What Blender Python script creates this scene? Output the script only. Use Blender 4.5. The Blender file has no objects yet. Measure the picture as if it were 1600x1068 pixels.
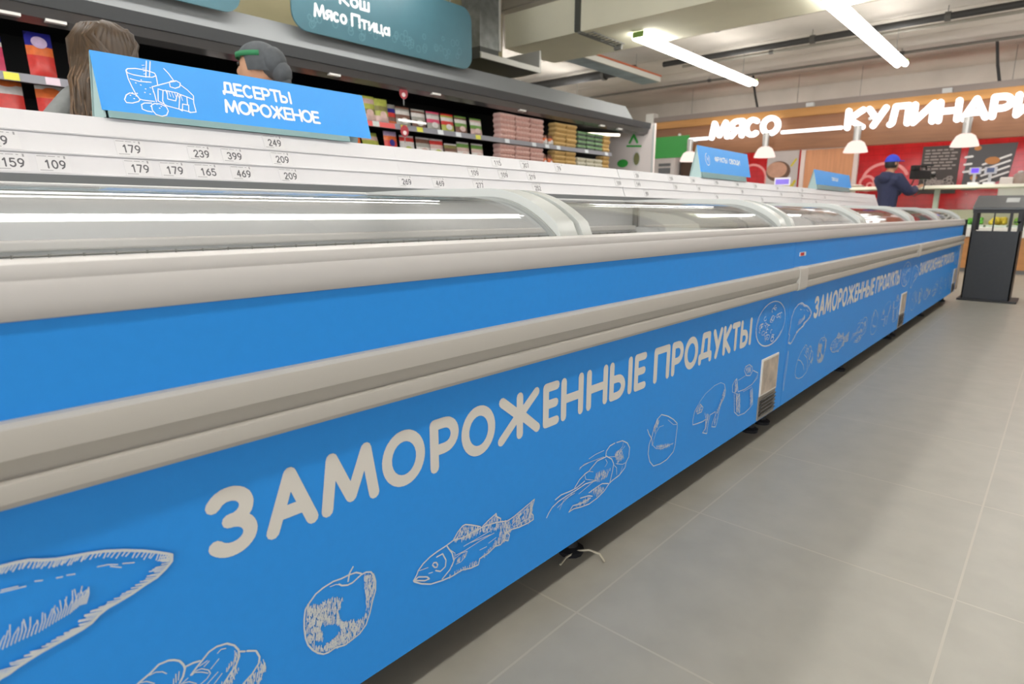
import bpy, bmesh, math, random, json
from mathutils import Vector, Matrix, noise
random.seed(7)
PI = math.pi
SC = bpy.context.scene
COL = SC.collection

# ------------------------------------------------------------------ camera
cd = bpy.data.cameras.new('camera')
cam = bpy.data.objects.new('camera', cd); COL.objects.link(cam)
YAW, PITCH, ROLL, CAMZ = .7263, -.2083, .004, .8513
cd.sensor_width = 36.0
cd.lens = 36.0 * 958.8 / 1600.0
cd.clip_start = .02; cd.clip_end = 80
fw = Vector((math.cos(YAW)*math.cos(PITCH), math.sin(YAW)*math.cos(PITCH), math.sin(PITCH)))
rt = Vector((math.sin(YAW), -math.cos(YAW), 0)); up = rt.cross(fw)
r2 = rt*math.cos(ROLL) + up*math.sin(ROLL); u2 = -rt*math.sin(ROLL) + up*math.cos(ROLL)
M = Matrix((r2, u2, -fw)).transposed().to_4x4(); M.translation = (0, 0, CAMZ)
cam.matrix_world = M
cd.dof.use_dof = True; cd.dof.focus_distance = 1.35; cd.dof.aperture_fstop = 5.0
SC.camera = cam

# ------------------------------------------------------------------ world, exposure
W = bpy.data.worlds.new('World'); SC.world = W; W.use_nodes = True
W.node_tree.nodes['Background'].inputs[0].default_value = (1, .985, .96, 1)
W.node_tree.nodes['Background'].inputs[1].default_value = .85
SC.view_settings.view_transform = 'Standard'; SC.view_settings.look = 'None'
SC.view_settings.gamma = 1; SC.view_settings.exposure = 0.06; SC.view_settings.use_curve_mapping = False
TUBE = 17.0          # brightness of the ceiling tubes

# ------------------------------------------------------------------ materials
def lin(h):
    if not isinstance(h, str): return h
    h = h.lstrip('#'); o = []
    for i in (0, 2, 4):
        c = int(h[i:i+2], 16)/255; o.append(c/12.92 if c <= .04045 else ((c+.055)/1.055)**2.4)
    return tuple(o)
MC = {}
def mat(name, col, rough=.5, metal=0, spec=.5, emit=0, noise_amt=0, nscale=20, bump=0, alpha=None, stretch=None):
    if name in MC: return MC[name]
    m = bpy.data.materials.new(name); m.use_nodes = True; nt = m.node_tree; b = nt.nodes['Principled BSDF']
    c = lin(col)
    b.inputs['Base Color'].default_value = (*c, 1); b.inputs['Roughness'].default_value = rough
    b.inputs['Metallic'].default_value = metal; b.inputs['Specular IOR Level'].default_value = spec
    if emit:
        b.inputs['Emission Color'].default_value = (*c, 1); b.inputs['Emission Strength'].default_value = emit
    if noise_amt or bump:
        tc = nt.nodes.new('ShaderNodeTexCoord'); n = nt.nodes.new('ShaderNodeTexNoise'); n.inputs['Scale'].default_value = nscale
        n.inputs['Detail'].default_value = 6
        if stretch:
            mp = nt.nodes.new('ShaderNodeMapping'); mp.inputs['Scale'].default_value = stretch
            nt.links.new(tc.outputs['Object'], mp.inputs[0]); nt.links.new(mp.outputs[0], n.inputs[0])
        else: nt.links.new(tc.outputs['Object'], n.inputs[0])
        if noise_amt:
            r = nt.nodes.new('ShaderNodeValToRGB')
            r.color_ramp.elements[0].position = .3; r.color_ramp.elements[1].position = .7
            r.color_ramp.elements[0].color = (*[max(0, x*(1-noise_amt)) for x in c], 1)
            r.color_ramp.elements[1].color = (*[min(1, x*(1+noise_amt)) for x in c], 1)
            nt.links.new(n.outputs[0], r.inputs[0]); nt.links.new(r.outputs[0], b.inputs['Base Color'])
        if bump:
            bp = nt.nodes.new('ShaderNodeBump'); bp.inputs['Strength'].default_value = bump; bp.inputs['Distance'].default_value = .01
            nt.links.new(n.outputs[0], bp.inputs['Height']); nt.links.new(bp.outputs[0], b.inputs['Normal'])
    MC[name] = m; return m
def glassmat(name, tint='#f2f6f2', base=.05, gain=.75, power=4.0, rough=0):
    if name in MC: return MC[name]
    m = bpy.data.materials.new(name); m.use_nodes = True; nt = m.node_tree; nt.nodes.clear()
    o = nt.nodes.new('ShaderNodeOutputMaterial'); mx = nt.nodes.new('ShaderNodeMixShader')
    t = nt.nodes.new('ShaderNodeBsdfTransparent'); t.inputs[0].default_value = (*lin(tint), 1)
    g = nt.nodes.new('ShaderNodeBsdfGlossy'); g.inputs['Roughness'].default_value = rough
    lw = nt.nodes.new('ShaderNodeLayerWeight'); lw.inputs[0].default_value = .5
    p = nt.nodes.new('ShaderNodeMath'); p.operation = 'POWER'; p.inputs[1].default_value = power
    q = nt.nodes.new('ShaderNodeMath'); q.operation = 'MULTIPLY_ADD'; q.inputs[1].default_value = gain; q.inputs[2].default_value = base
    nt.links.new(lw.outputs['Facing'], p.inputs[0]); nt.links.new(p.outputs[0], q.inputs[0]); nt.links.new(q.outputs[0], mx.inputs[0])
    nt.links.new(t.outputs[0], mx.inputs[1]); nt.links.new(g.outputs[0], mx.inputs[2]); nt.links.new(mx.outputs[0], o.inputs[0])
    MC[name] = m; return m
def emitmat(name, col, s):
    if name in MC: return MC[name]
    m = bpy.data.materials.new(name); m.use_nodes = True; nt = m.node_tree; nt.nodes.clear()
    o = nt.nodes.new('ShaderNodeOutputMaterial'); e = nt.nodes.new('ShaderNodeEmission')
    e.inputs[0].default_value = (*lin(col), 1); e.inputs[1].default_value = s; nt.links.new(e.outputs[0], o.inputs[0])
    MC[name] = m; return m
def gridmat(name, base, line, px, py, ox, oy, lw, axes=(0, 1), rough=.35, noise_amt=.05, stagger=False, nscale=6):
    """tiles: a base colour with joint lines every px, py"""
    m = bpy.data.materials.new(name); m.use_nodes = True; nt = m.node_tree; b = nt.nodes['Principled BSDF']
    b.inputs['Roughness'].default_value = rough
    tc = nt.nodes.new('ShaderNodeTexCoord'); sp = nt.nodes.new('ShaderNodeSeparateXYZ'); nt.links.new(tc.outputs['Object'], sp.inputs[0])
    def mth(op, a, bb=None, c=None):
        n = nt.nodes.new('ShaderNodeMath'); n.operation = op
        for i, v in enumerate((a, bb, c)):
            if v is None: continue
            if hasattr(v, 'is_linked') or hasattr(v, 'links'): nt.links.new(v, n.inputs[i])
            else: n.inputs[i].default_value = v
        return n.outputs[0]
    u = mth('DIVIDE', mth('SUBTRACT', sp.outputs[axes[0]], ox), px); v = mth('DIVIDE', mth('SUBTRACT', sp.outputs[axes[1]], oy), py)
    if stagger: u = mth('ADD', u, mth('MULTIPLY', mth('FLOORED_MODULO', mth('FLOOR', v), 2.0), .5))
    def ln(x, w):
        f = mth('FRACT', mth('ADD', x, .5)); return mth('LESS_THAN', mth('ABSOLUTE', mth('SUBTRACT', f, .5)), w)
    k = mth('MAXIMUM', ln(u, lw/px/2), ln(v, lw/py/2))
    n = nt.nodes.new('ShaderNodeTexNoise'); n.inputs['Scale'].default_value = nscale; n.inputs['Detail'].default_value = 8
    nt.links.new(tc.outputs['Object'], n.inputs[0])
    r = nt.nodes.new('ShaderNodeValToRGB'); c = lin(base); r.color_ramp.elements[0].position = .3; r.color_ramp.elements[1].position = .7
    r.color_ramp.elements[0].color = (*[x*(1-noise_amt) for x in c], 1); r.color_ramp.elements[1].color = (*[x*(1+noise_amt) for x in c], 1)
    nt.links.new(n.outputs[0], r.inputs[0])
    mx = nt.nodes.new('ShaderNodeMix'); mx.data_type = 'RGBA'; nt.links.new(k, mx.inputs[0]); nt.links.new(r.outputs[0], mx.inputs[6]); mx.inputs[7].default_value = (*lin(line), 1)
    nt.links.new(mx.outputs[2], b.inputs['Base Color'])
    MC[name] = m; return m

# ------------------------------------------------------------------ mesh builder
class MB:
    def __init__(s): s.v = []; s.f = []; s.m = []; s.k = 0
    def add(s, vs, fs, mi=0):
        k = len(s.v); s.v += [tuple(v) for v in vs]
        for f in fs: s.f.append([i+k for i in f]); s.m.append(mi)
        return s
    def box(s, x0, x1, y0, y1, z0, z1, mi=0):
        return s.add([(x0,y0,z0),(x1,y0,z0),(x1,y1,z0),(x0,y1,z0),(x0,y0,z1),(x1,y0,z1),(x1,y1,z1),(x0,y1,z1)],
                     [(0,3,2,1),(4,5,6,7),(0,1,5,4),(1,2,6,5),(2,3,7,6),(3,0,4,7)], mi)
    def obox(s, c, size, R, mi=0):
        c = Vector(c); h = Vector(size)/2; vs = []
        for z in (-1, 1):
            for x, y in ((-1,-1),(1,-1),(1,1),(-1,1)): vs.append(c + R @ Vector((x*h.x, y*h.y, z*h.z)))
        return s.add(vs, [(0,3,2,1),(4,5,6,7),(0,1,5,4),(1,2,6,5),(2,3,7,6),(3,0,4,7)], mi)
    def prism(s, prof, a, b, axis='x', mi=0):
        """closed (p,q) profile swept from a to b. axis x: (y,z)  axis y: (x,z)  axis z: (x,y)"""
        n = len(prof); P = {'x': lambda p, t: (t, p[0], p[1]), 'y': lambda p, t: (p[0], t, p[1]), 'z': lambda p, t: (p[0], p[1], t)}[axis]
        vs = [P(p, a) for p in prof] + [P(p, b) for p in prof]
        return s.add(vs, [tuple(range(n))[::-1], tuple(range(n, 2*n))] + [(i, (i+1) % n, n+(i+1) % n, n+i) for i in range(n)], mi)
    def tube(s, pts, r, n=8, mi=0, caps=True):
        pts = [Vector(p) for p in pts]; rr = r if isinstance(r, (list, tuple)) else [r]*len(pts); vs = []; up0 = None
        for i, p in enumerate(pts):
            d = (pts[min(i+1, len(pts)-1)] - pts[max(i-1, 0)]).normalized()
            if up0 is None: up0 = Vector((0,0,1)) if abs(d.z) < .9 else Vector((1,0,0))
            a = d.cross(up0).normalized(); b = a.cross(d).normalized(); up0 = b
            for k in range(n):
                t = 2*PI*k/n; vs.append(p + (a*math.cos(t) + b*math.sin(t))*rr[i])
        L = len(pts); fs = []
        for i in range(L-1):
            for k in range(n): fs.append((i*n+k, i*n+(k+1) % n, (i+1)*n+(k+1) % n, (i+1)*n+k))
        if caps: fs += [tuple(range(n))[::-1], tuple(range((L-1)*n, L*n))]
        return s.add(vs, fs, mi)
    def lathe(s, prof, c=(0,0,0), n=16, mi=0, sx=1, sy=1):
        vs = []; c = Vector(c)
        for r, z in prof:
            for k in range(n): vs.append((c.x+r*sx*math.cos(2*PI*k/n), c.y+r*sy*math.sin(2*PI*k/n), c.z+z))
        fs = []
        for i in range(len(prof)-1):
            for k in range(n): fs.append((i*n+k, i*n+(k+1) % n, (i+1)*n+(k+1) % n, (i+1)*n+k))
        if prof[0][0] > 1e-4: fs.append(tuple(range(n))[::-1])
        if prof[-1][0] > 1e-4: fs.append(tuple(range((len(prof)-1)*n, len(prof)*n)))
        return s.add(vs, fs, mi)
    def ball(s, c, r, n=12, mi=0):
        if not isinstance(r, (tuple, list)): r = (r, r, r)
        m = n//2; vs = []; c = Vector(c)
        for i in range(m+1):
            a = PI*i/m
            for k in range(n): vs.append((c.x+r[0]*math.sin(a)*math.cos(2*PI*k/n), c.y+r[1]*math.sin(a)*math.sin(2*PI*k/n), c.z-r[2]*math.cos(a)))
        return s.add(vs, [(i*n+k, i*n+(k+1) % n, (i+1)*n+(k+1) % n, (i+1)*n+k) for i in range(m) for k in range(n)], mi)
    def ribbon(s, pts, w, fn, h0=0, t=0, round_=True, mi=0):
        """flat stroke of width w along 2-D pts; fn(u,v,h) puts it in space; t thickness"""
        pts = [Vector(p) for p in pts]
        def slab(poly, z):
            n = len(poly)
            if t:
                vs = [fn(p.x, p.y, z) for p in poly] + [fn(p.x, p.y, z+t) for p in poly]
                s.add(vs, [tuple(range(n, 2*n)), tuple(range(n))[::-1]] + [(i, (i+1) % n, n+(i+1) % n, n+i) for i in range(n)], mi)
            else: s.add([fn(p.x, p.y, z) for p in poly], [tuple(range(n))], mi)
        ST = 8e-7
        for a, b in zip(pts, pts[1:]):
            d = b-a
            if d.length < 1e-7: continue
            d.normalize(); nrm = Vector((-d.y, d.x))*w/2
            slab([a-nrm, b-nrm, b+nrm, a+nrm], h0 + s.k*ST); s.k += 1
        if round_:
            N = 10 if w > .004 else 6
            for p in pts:
                slab([p+Vector((math.cos(2*PI*i/N), math.sin(2*PI*i/N)))*w/2 for i in range(N)], h0 + s.k*ST); s.k += 1
        return s
    def build(s, name, m, parent=None, smooth=None, bevel=0, seg=2, fix=True):
        me = bpy.data.meshes.new(name); me.from_pydata(s.v, [], s.f); ms = m if isinstance(m, (list, tuple)) else [m]
        for x in ms: me.materials.append(x)
        me.polygons.foreach_set('material_index', s.m)
        if fix:
            b = bmesh.new(); b.from_mesh(me); bmesh.ops.recalc_face_normals(b, faces=b.faces); b.to_mesh(me); b.free()
        if smooth:
            me.shade_smooth(); me.set_sharp_from_angle(angle=math.radians(smooth))
        o = bpy.data.objects.new(name, me); COL.objects.link(o)
        if parent is not None: o.parent = parent
        if bevel:
            md = o.modifiers.new('bevel', 'BEVEL'); md.width = bevel; md.segments = seg; md.limit_method = 'ANGLE'
        return o
def tag(o, label, cat, group=None, kind=None):
    if label: o['label'] = label
    if cat: o['category'] = cat
    if group: o['group'] = group
    if kind: o['kind'] = kind
    return o
def thing(name, loc, label, cat, group=None, rz=0):
    o = bpy.data.objects.new(name, None); COL.objects.link(o); o.location = loc; o.rotation_euler = (0, 0, rz)
    o.empty_display_size = .1
    return tag(o, label, cat, group)
def plabel(o, l): o['label'] = l; return o
def struct(o): o['kind'] = 'structure'; return o
def copy_tree(o, parent=None):
    c = o.copy(); COL.objects.link(c)
    if parent is not None: c.parent = parent
    for ch in list(o.children): copy_tree(ch, c)
    return c
ORD = ['first','second','third','fourth','fifth','sixth','seventh','eighth','ninth','tenth','eleventh','twelfth','thirteenth','fourteenth','fifteenth','sixteenth']

# ------------------------------------------------------------------ rounded stroke lettering
def arc(cx, cy, rx, ry, a0, a1, n=9):
    return [(cx+rx*math.cos(math.radians(a0+(a1-a0)*i/n)), cy+ry*math.sin(math.radians(a0+(a1-a0)*i/n))) for i in range(n+1)]
BOWL = lambda y0, y1, x0=0., x1=1.: [(x0, y1), (x0+.5*(x1-x0), y1)] + arc(x0+.5*(x1-x0), (y0+y1)/2, .5*(x1-x0), (y1-y0)/2, 90, -90, 8)[1:] + [(x0, y0)]
EL = arc(.5, .5, .5, .5, 90, 450, 22)
G = {
 'З': ([arc(.42,.755,.5,.245,155,-75,9) + [(.38,.52)], [(.38,.52)] + arc(.42,.26,.55,.26,78,-150,11)], .78),
 'А': ([[(0,0),(.5,1),(1,0)], [(.16,.3),(.84,.3)]], 1.0),
 'М': ([[(0,0),(.14,1),(.5,.12),(.86,1),(1,0)]], 1.2),
 'О': ([EL], 1.05),
 'Р': ([[(0,0),(0,1)], BOWL(.4,1)], .75),
 'Ж': ([[(.5,0),(.5,1)], [(.03,1),(.5,.5)], [(.97,1),(.5,.5)], [(0,0),(.47,.53)], [(1,0),(.53,.53)]], 1.2),
 'Е': ([[(1,1),(0,1),(0,0),(1,0)], [(0,.52),(.9,.52)]], .7),
 'Н': ([[(0,0),(0,1)], [(1,0),(1,1)], [(0,.5),(1,.5)]], .9),
 'Ы': ([[(0,1),(0,0)], BOWL(0,.55,0,.62), [(1,0),(1,1)]], 1.1),
 'Ь': ([[(0,1),(0,0)], BOWL(0,.55)], .7),
 'П': ([[(0,0),(0,1),(1,1),(1,0)]], .9),
 'Д': ([[(0,0),(0,.2),(1,.2),(1,0)], [(.16,.2),(.28,1),(.82,1),(.82,.2)]], 1.0),
 'У': ([[(0,1),(.5,.38)], [(1,1),(.33,0)]], .9),
 'К': ([[(0,0),(0,1)], [(.95,1),(.05,.5),(1,0)]], .85),
 'Т': ([[(0,1),(1,1)], [(.5,1),(.5,0)]], .85),
 'С': ([arc(.5,.5,.5,.5,50,310,14)], .9),
 'Л': ([[(0,0),(.12,.08),(.24,1),(1,1),(1,0)]], .9),
 'И': ([[(0,1),(0,0),(1,1),(1,0)]], .95),
 'Я': ([[(1,0),(1,1)], [(1,1),(.5,1)] + arc(.5,.7,.5,.3,90,270,8) + [(1,.4)], [(.5,.4),(0,0)]], .8),
 'Ф': ([[(.5,0),(.5,1)], arc(.5,.55,.5,.3,0,360,18)], 1.15),
 'В': ([[(0,0),(0,1)], BOWL(.52,1,0,.9), BOWL(0,.52)], .75),
 'Щ': ([[(0,1),(0,0),(1,0),(1,1)], [(.48,1),(.48,0)], [(1,0),(1.1,0),(1.1,-.2)]], 1.15),
 'я': ([[(1,0),(1,.7)], [(1,.7),(.45,.7)] + arc(.45,.5,.45,.2,90,270,8) + [(1,.3)], [(.45,.3),(0,0)]], .62),
 'с': ([arc(.5,.35,.5,.35,50,310,12)], .62), 'о': ([arc(.5,.35,.5,.35,90,450,18)], .7),
 'т': ([[(0,.7),(1,.7)], [(.5,.7),(.5,0)]], .6), 'и': ([[(0,.7),(0,0),(1,.7),(1,0)]], .65),
 'ц': ([[(0,.7),(0,0),(1.15,0),(1.15,-.18)], [(.9,0),(.9,.7)]], .7),
 'а': ([arc(.45,.3,.45,.3,90,450,16), [(1,.65),(1,0)]], .65), 'ш': ([[(0,.7),(0,0),(1,0),(1,.7)], [(.5,.7),(.5,0)]], .9),
 'г': ([[(0,0),(0,.7),(.9,.7)]], .5),
 '0': ([EL], .62), '1': ([[(.15,.78),(.6,1),(.6,0)]], .5), '2': ([arc(.5,.72,.48,.28,165,-20,9) + [(.02,0),(1,0)]], .6),
 '3': ([arc(.45,.75,.48,.25,155,-80,9), arc(.45,.27,.53,.27,80,-155,10)], .6), '4': ([[(.75,0),(.75,1),(0,.3),(1,.3)]], .62),
 '5': ([[(.92,1),(.15,1),(.08,.55)] + arc(.45,.32,.52,.32,120,-150,11)], .6), '6': ([[(.8,.97),(.2,.6)] + arc(.5,.3,.48,.3,150,510,18)], .62),
 '7': ([[(0,1),(1,1),(.35,0)]], .58), '8': ([arc(.5,.75,.42,.25,0,360,16), arc(.5,.26,.5,.26,0,360,16)], .62), '9': ([arc(.5,.7,.48,.3,0,360,18), [(.95,.6),(.75,.2),(.3,0)]], .62),
}
def word(mb, txt, u0, v0, height, width, fn, stroke, h0=0, t=0, gap=.22, mi=0):
    """lay a word from u0 to u0+width, stroke centre lines inset so the outer size is right"""
    adv = [(.45 if ch == ' ' else G[ch][1]) for ch in txt]; g = gap
    tot = sum(adv) + g*(len(txt)-1); k = (width-stroke*1.0)/tot; x = u0 + stroke/2; H = height-stroke
    for ch, a in zip(txt, adv):
        if ch != ' ':
            for p in G[ch][0]: mb.ribbon([(x+q[0]*a*k, v0+stroke/2+q[1]*H) for q in p], stroke, fn, h0, t, True, mi)
        x += (a+g)*k
    return mb
def glyph(mb, ch, u0, u1, v0, v1, fn, stroke, h0=0, t=0):
    for p in G[ch][0]: mb.ribbon([(u0+stroke/2+q[0]*(u1-u0-stroke), v0+stroke/2+q[1]*(v1-v0-stroke)) for q in p], stroke, fn, h0, t)
def inside(p, poly):
    c = False; n = len(poly)
    for i in range(n):
        a, b = poly[i], poly[i-1]
        if (a[1] > p[1]) != (b[1] > p[1]) and p[0] < (b[0]-a[0])*(p[1]-a[1])/(b[1]-a[1]) + a[0]: c = not c
    return c
def scribble(mb, d, fn, lw=.0026, tw=.0011, dens=1.1e5, hl=.010, ang=1.45, h0=0):
    """line drawing: outlines, thin lines and hatched areas (all in millimetres on the panel)"""
    S = lambda pts: [(p[0]/1000, p[1]/1000) for p in pts]
    for p in d['out']: mb.ribbon(S(p), lw, fn, h0)
    for p in d.get('thin', []): mb.ribbon(S(p), tw*1.2, fn, h0+4e-5)
    for p in d.get('areas', []):
        q = S(p); xs = [a[0] for a in q]; ys = [a[1] for a in q]; A = (max(xs)-min(xs))*(max(ys)-min(ys))
        for _ in range(int(A*dens)):
            c = (random.uniform(min(xs), max(xs)), random.uniform(min(ys), max(ys)))
            if inside(c, q):
                a = ang+random.uniform(-.25, .25); l = hl*random.uniform(.5, 1)
                mb.ribbon([(c[0]-math.cos(a)*l/2, c[1]-math.sin(a)*l/2), (c[0]+math.cos(a)*l/2, c[1]+math.sin(a)*l/2)], tw, fn, h0+6e-5, 0, False)
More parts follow.
